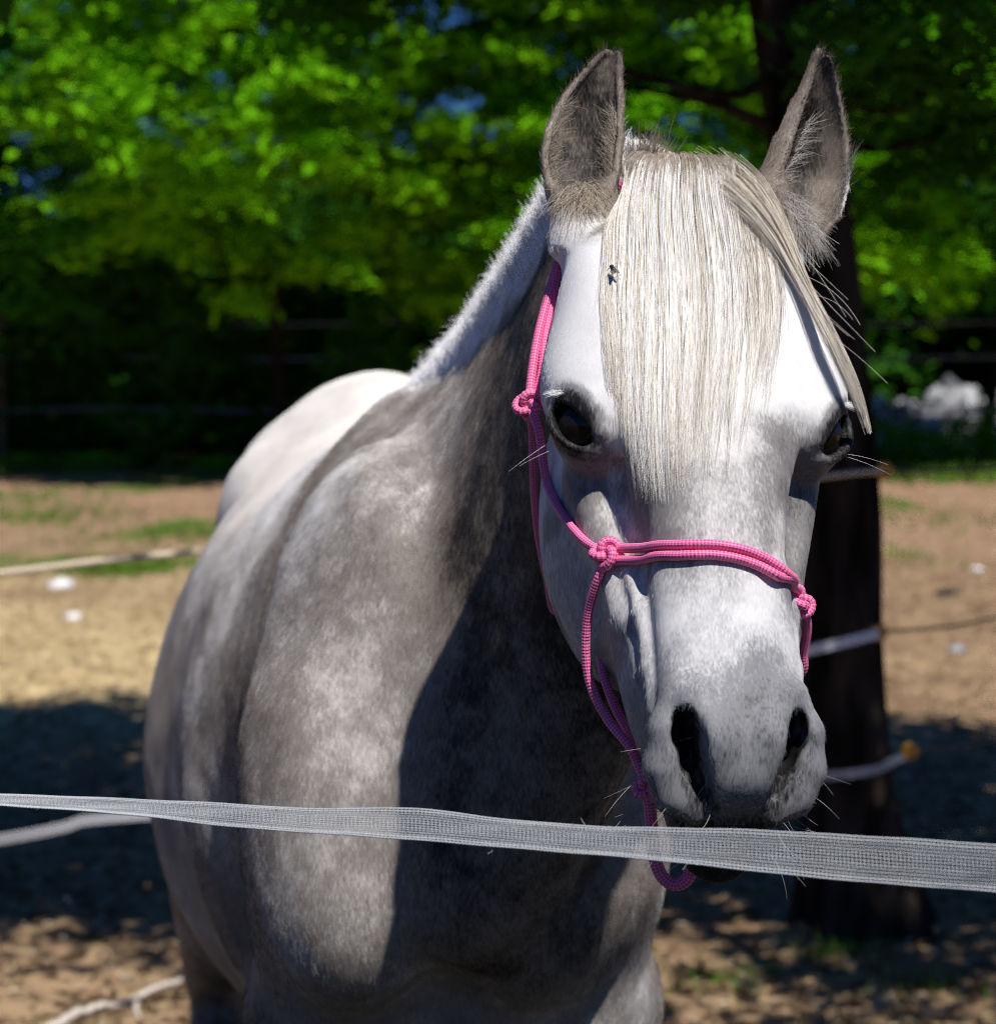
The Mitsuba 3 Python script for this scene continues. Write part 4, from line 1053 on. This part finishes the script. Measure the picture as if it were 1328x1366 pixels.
# the tree the fence is tied to, with its shade over the middle of the paddock
def near_tree():
    R = rng(71)
    px = np.array([930, 985, 1018, 1045, 1078, 1095, 1110, 1122, 1124, 1130, 1142, 1160.0]); py = np.array([-1500, -700, -200, 0, 250, 400, 560, 700, 850, 980, 1120, 1285.0])
    C = catmull(at(px, py, np.interp(py, [-1500, 0, 1285], [5.6, 5.85, 5.95])), 90)[::-1]
    z = C[:, 2]
    r = np.interp(z, [-0.1, 0.12, 0.35, 0.8, 1.3, 2.4, 5.0], [0.21, 0.155, 0.112, 0.097, 0.097, 0.092, 0.06])
    th_n = lambda s, th: 0.010 * np.sin(3 * th + 1.5 * s) + 0.006 * np.sin(7 * th - 2 * s) + np.exp(-s * 5) * 0.05 * np.cos(5 * th + 0.7)
    scene['shade_tree__trunk'] = mikit.ply(tube(C, r, 28, True, th_n), 'm_bark', smooth=True)
    cen = []
    while len(cen) < 300:
        q = np.array([R.uniform(-2.9, 4.2), R.uniform(3.0, 7.6), R.uniform(2.75, 6.0)])
        if q[1] + 0.565 * (q[2] - 1.2) < 5.3 and q[0] - 0.235 * (q[2] - 1.2) < 0.0: continue
        if abs(q[0] - 0.72) < 0.40 and q[1] < 5.75 and q[2] < 3.5: continue
        if ((q[0] - 0.5) / 3.6) ** 2 + ((q[1] - (5.45 if q[0] < 0.3 else 5.0)) / (1.8 if q[0] < 0.3 else 2.1)) ** 2 + ((q[2] - 4.2) / 1.9) ** 2 < 1.1: cen.append(q)
    cen = np.array(cen)
    hang = np.array([at(a, b, d) for a, b, d in ((1150, 40, 5.4), (1230, 70, 5.6), (1300, 40, 5.3), (1180, 110, 5.9), (1300, 130, 5.8), (1340, 210, 6.2), (1210, -10, 5.8), (1270, 170, 6.1), (470, 0, 6.3), (455, -60, 6.0), (510, -40, 6.2), (880, -30, 6.3), (600, -70, 6.0), (1240, 215, 6.3))])
    parts = []
    k0 = lambda zz: int(np.argmin(np.abs(z - zz)))
    for i, (p1, zz, r0) in enumerate(((at(850, 118, 5.5), 2.02, 0.024), (at(800, 90, 5.3), 2.2, 0.02), (at(1330, 60, 5.7), 2.1, 0.03), (at(1290, 170, 6.1), 2.0, 0.018), (np.array([-1.8, 5.6, 4.2]), 2.9, 0.05), (np.array([2.6, 6.2, 4.0]), 2.8, 0.05), (np.array([0.2, 7.2, 4.4]), 3.2, 0.045), (np.array([0.6, 4.3, 4.3]), 3.1, 0.045), (np.array([-0.4, 5.9, 2.75]), 2.6, 0.03))):
        parts.append(limb(C[k0(zz)], np.asarray(p1), r0, 0.006, 300 + i, 22, 0.03))
    for i, p in enumerate(parts):
        scene['shade_tree__limb' + (f'_{i:03d}' if i else '')] = mikit.ply(p, 'm_bark', smooth=True)
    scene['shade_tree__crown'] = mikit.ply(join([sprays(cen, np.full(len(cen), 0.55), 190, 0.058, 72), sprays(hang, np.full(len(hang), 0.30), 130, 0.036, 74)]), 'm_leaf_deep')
    labels['shade_tree__crown'] = {'kind': 'stuff'}
    tag('shade_tree', 'dark trunked tree behind the horse head with fence lines tied to it', 'tree')
near_tree()

LAB = ['far tree at the left edge with shade put into its dark blue green leaves', 'bright yellow green tree above the horse back with layered sprays', 'bright leafy tree in the middle of the wood edge', 'bright leafy tree just left of the dark trunk', 'bright green tree right of the dark trunk', 'green tree at the right edge of the wood', 'tree reaching in from beyond the left edge', 'tree reaching in from beyond the right edge']
for i, (px, y, h, lo, r, n, mat) in enumerate(((60, 28.0, 6.2, 2.2, 2.2, 52, 'm_leaf_mid'), (330, 25.0, 9.0, 2.3, 2.5, 105, 'm_leaf_bright'), (610, 26.5, 10.0, 2.2, 2.5, 110, 'm_leaf_bright'), (870, 26.0, 9.5, 2.4, 2.3, 95, 'm_leaf_bright'), (1195, 25.5, 9.0, 1.9, 2.1, 95, 'm_leaf_bright'), (1400, 27.5, 9.0, 2.0, 2.2, 85, 'm_leaf_mid'), (-220, 27.0, 9.0, 2.2, 2.6, 60, 'm_leaf_mid'), (1680, 27.0, 9.0, 2.2, 2.6, 60, 'm_leaf_mid'))):
    x = (px - 664) / F_PX * y
    tree('leafy_tree' + (f'_{i:03d}' if i else ''), x, y + 1.2, h, lo - 0.25, r, int(n * 1.8), 130, 0.108, mat, LAB[i], 100 + i, lean=2.6, trunk_r=0.09, group='leafy trees at the edge of the wood', cr=(0.35, 0.95))
for i, (px, y, h, r) in enumerate(((-260, 36, 5.0, 2.8), (20, 37, 4.0, 2.8), (300, 36, 4.6, 2.8), (560, 37, 4.8, 2.8), (820, 36.5, 4.8, 2.8), (1080, 40, 5.2, 2.8), (1330, 41, 6.0, 2.8), (1600, 37, 5.4, 2.8))):
    x = (px - 664) / F_PX * y
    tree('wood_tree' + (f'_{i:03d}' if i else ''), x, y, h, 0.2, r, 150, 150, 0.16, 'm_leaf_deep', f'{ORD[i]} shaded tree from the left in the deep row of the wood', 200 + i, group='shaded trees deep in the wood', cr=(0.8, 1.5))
for i in range(11):
    R = rng(400 + i)
    px = -150 + 118 * i
    y = 31.3 + R.uniform(-0.6, 0.8)
    x = (px - 664) / F_PX * y
    tree('bush' + (f'_{i:03d}' if i else ''), x, y, 2.8 + R.random() * 0.8, 0.0, 1.15, 44, 170, 0.095, 'm_leaf_deep' if i % 3 else 'm_leaf_mid', f'{ORD[i]} bush from the left in the shaded row under the wood edge', 400 + i, 'bush', 0.05, 0.6, 'bushes under the wood edge', (0.35, 0.7))
for i, (px, py, h) in enumerate(((1190, 590, 0.60), (1224, 596, 0.45), (1288, 594, 0.60), (1324, 592, 0.8), (1254, 592, 0.4), (20, 610, 0.16), (118, 612, 0.2), (290, 604, 0.12))):
    R = rng(500 + i)
    d = 31.0 if i < 5 else 29.8
    c = at(float(px), 600.0, d); c[2] = 0.0
    n = 210
    P = c + np.stack([R.normal(0, 0.16, n), R.normal(0, 0.12, n), h * R.random(n) ** 0.8], 1)
    key = 'weed_clump' + (f'_{i:03d}' if i else '')
    st = [tube(catmull([c + [R.normal(0, .05), R.normal(0, .05), -0.02], c + [R.normal(0, .1), R.normal(0, .1), h * 0.5], c + [R.normal(0, .16), R.normal(0, .12), h]], 8), 0.006, 5, False) for _ in range(7)]
    scene[key + '__leaf'] = mikit.ply(rand_quads(P, 0.06, 510 + i, 0.3), 'm_leaf_bright'); labels[key + '__leaf'] = {'kind': 'stuff'}
    scene[key + '__stem'] = mikit.ply(join(st), 'm_leaf_weed'); labels[key + '__stem'] = {'kind': 'stuff'}
    tag(key, f'{ORD[[0, 1, 3, 4, 2][i]]} clump from the left of the green weeds in front of the pale boulders' if i < 5 else f'{ORD[i - 5]} clump from the left of low weeds along the paddock edge at far left', 'weeds', 'weeds by the boulders' if i < 5 else 'weeds at the far left edge')
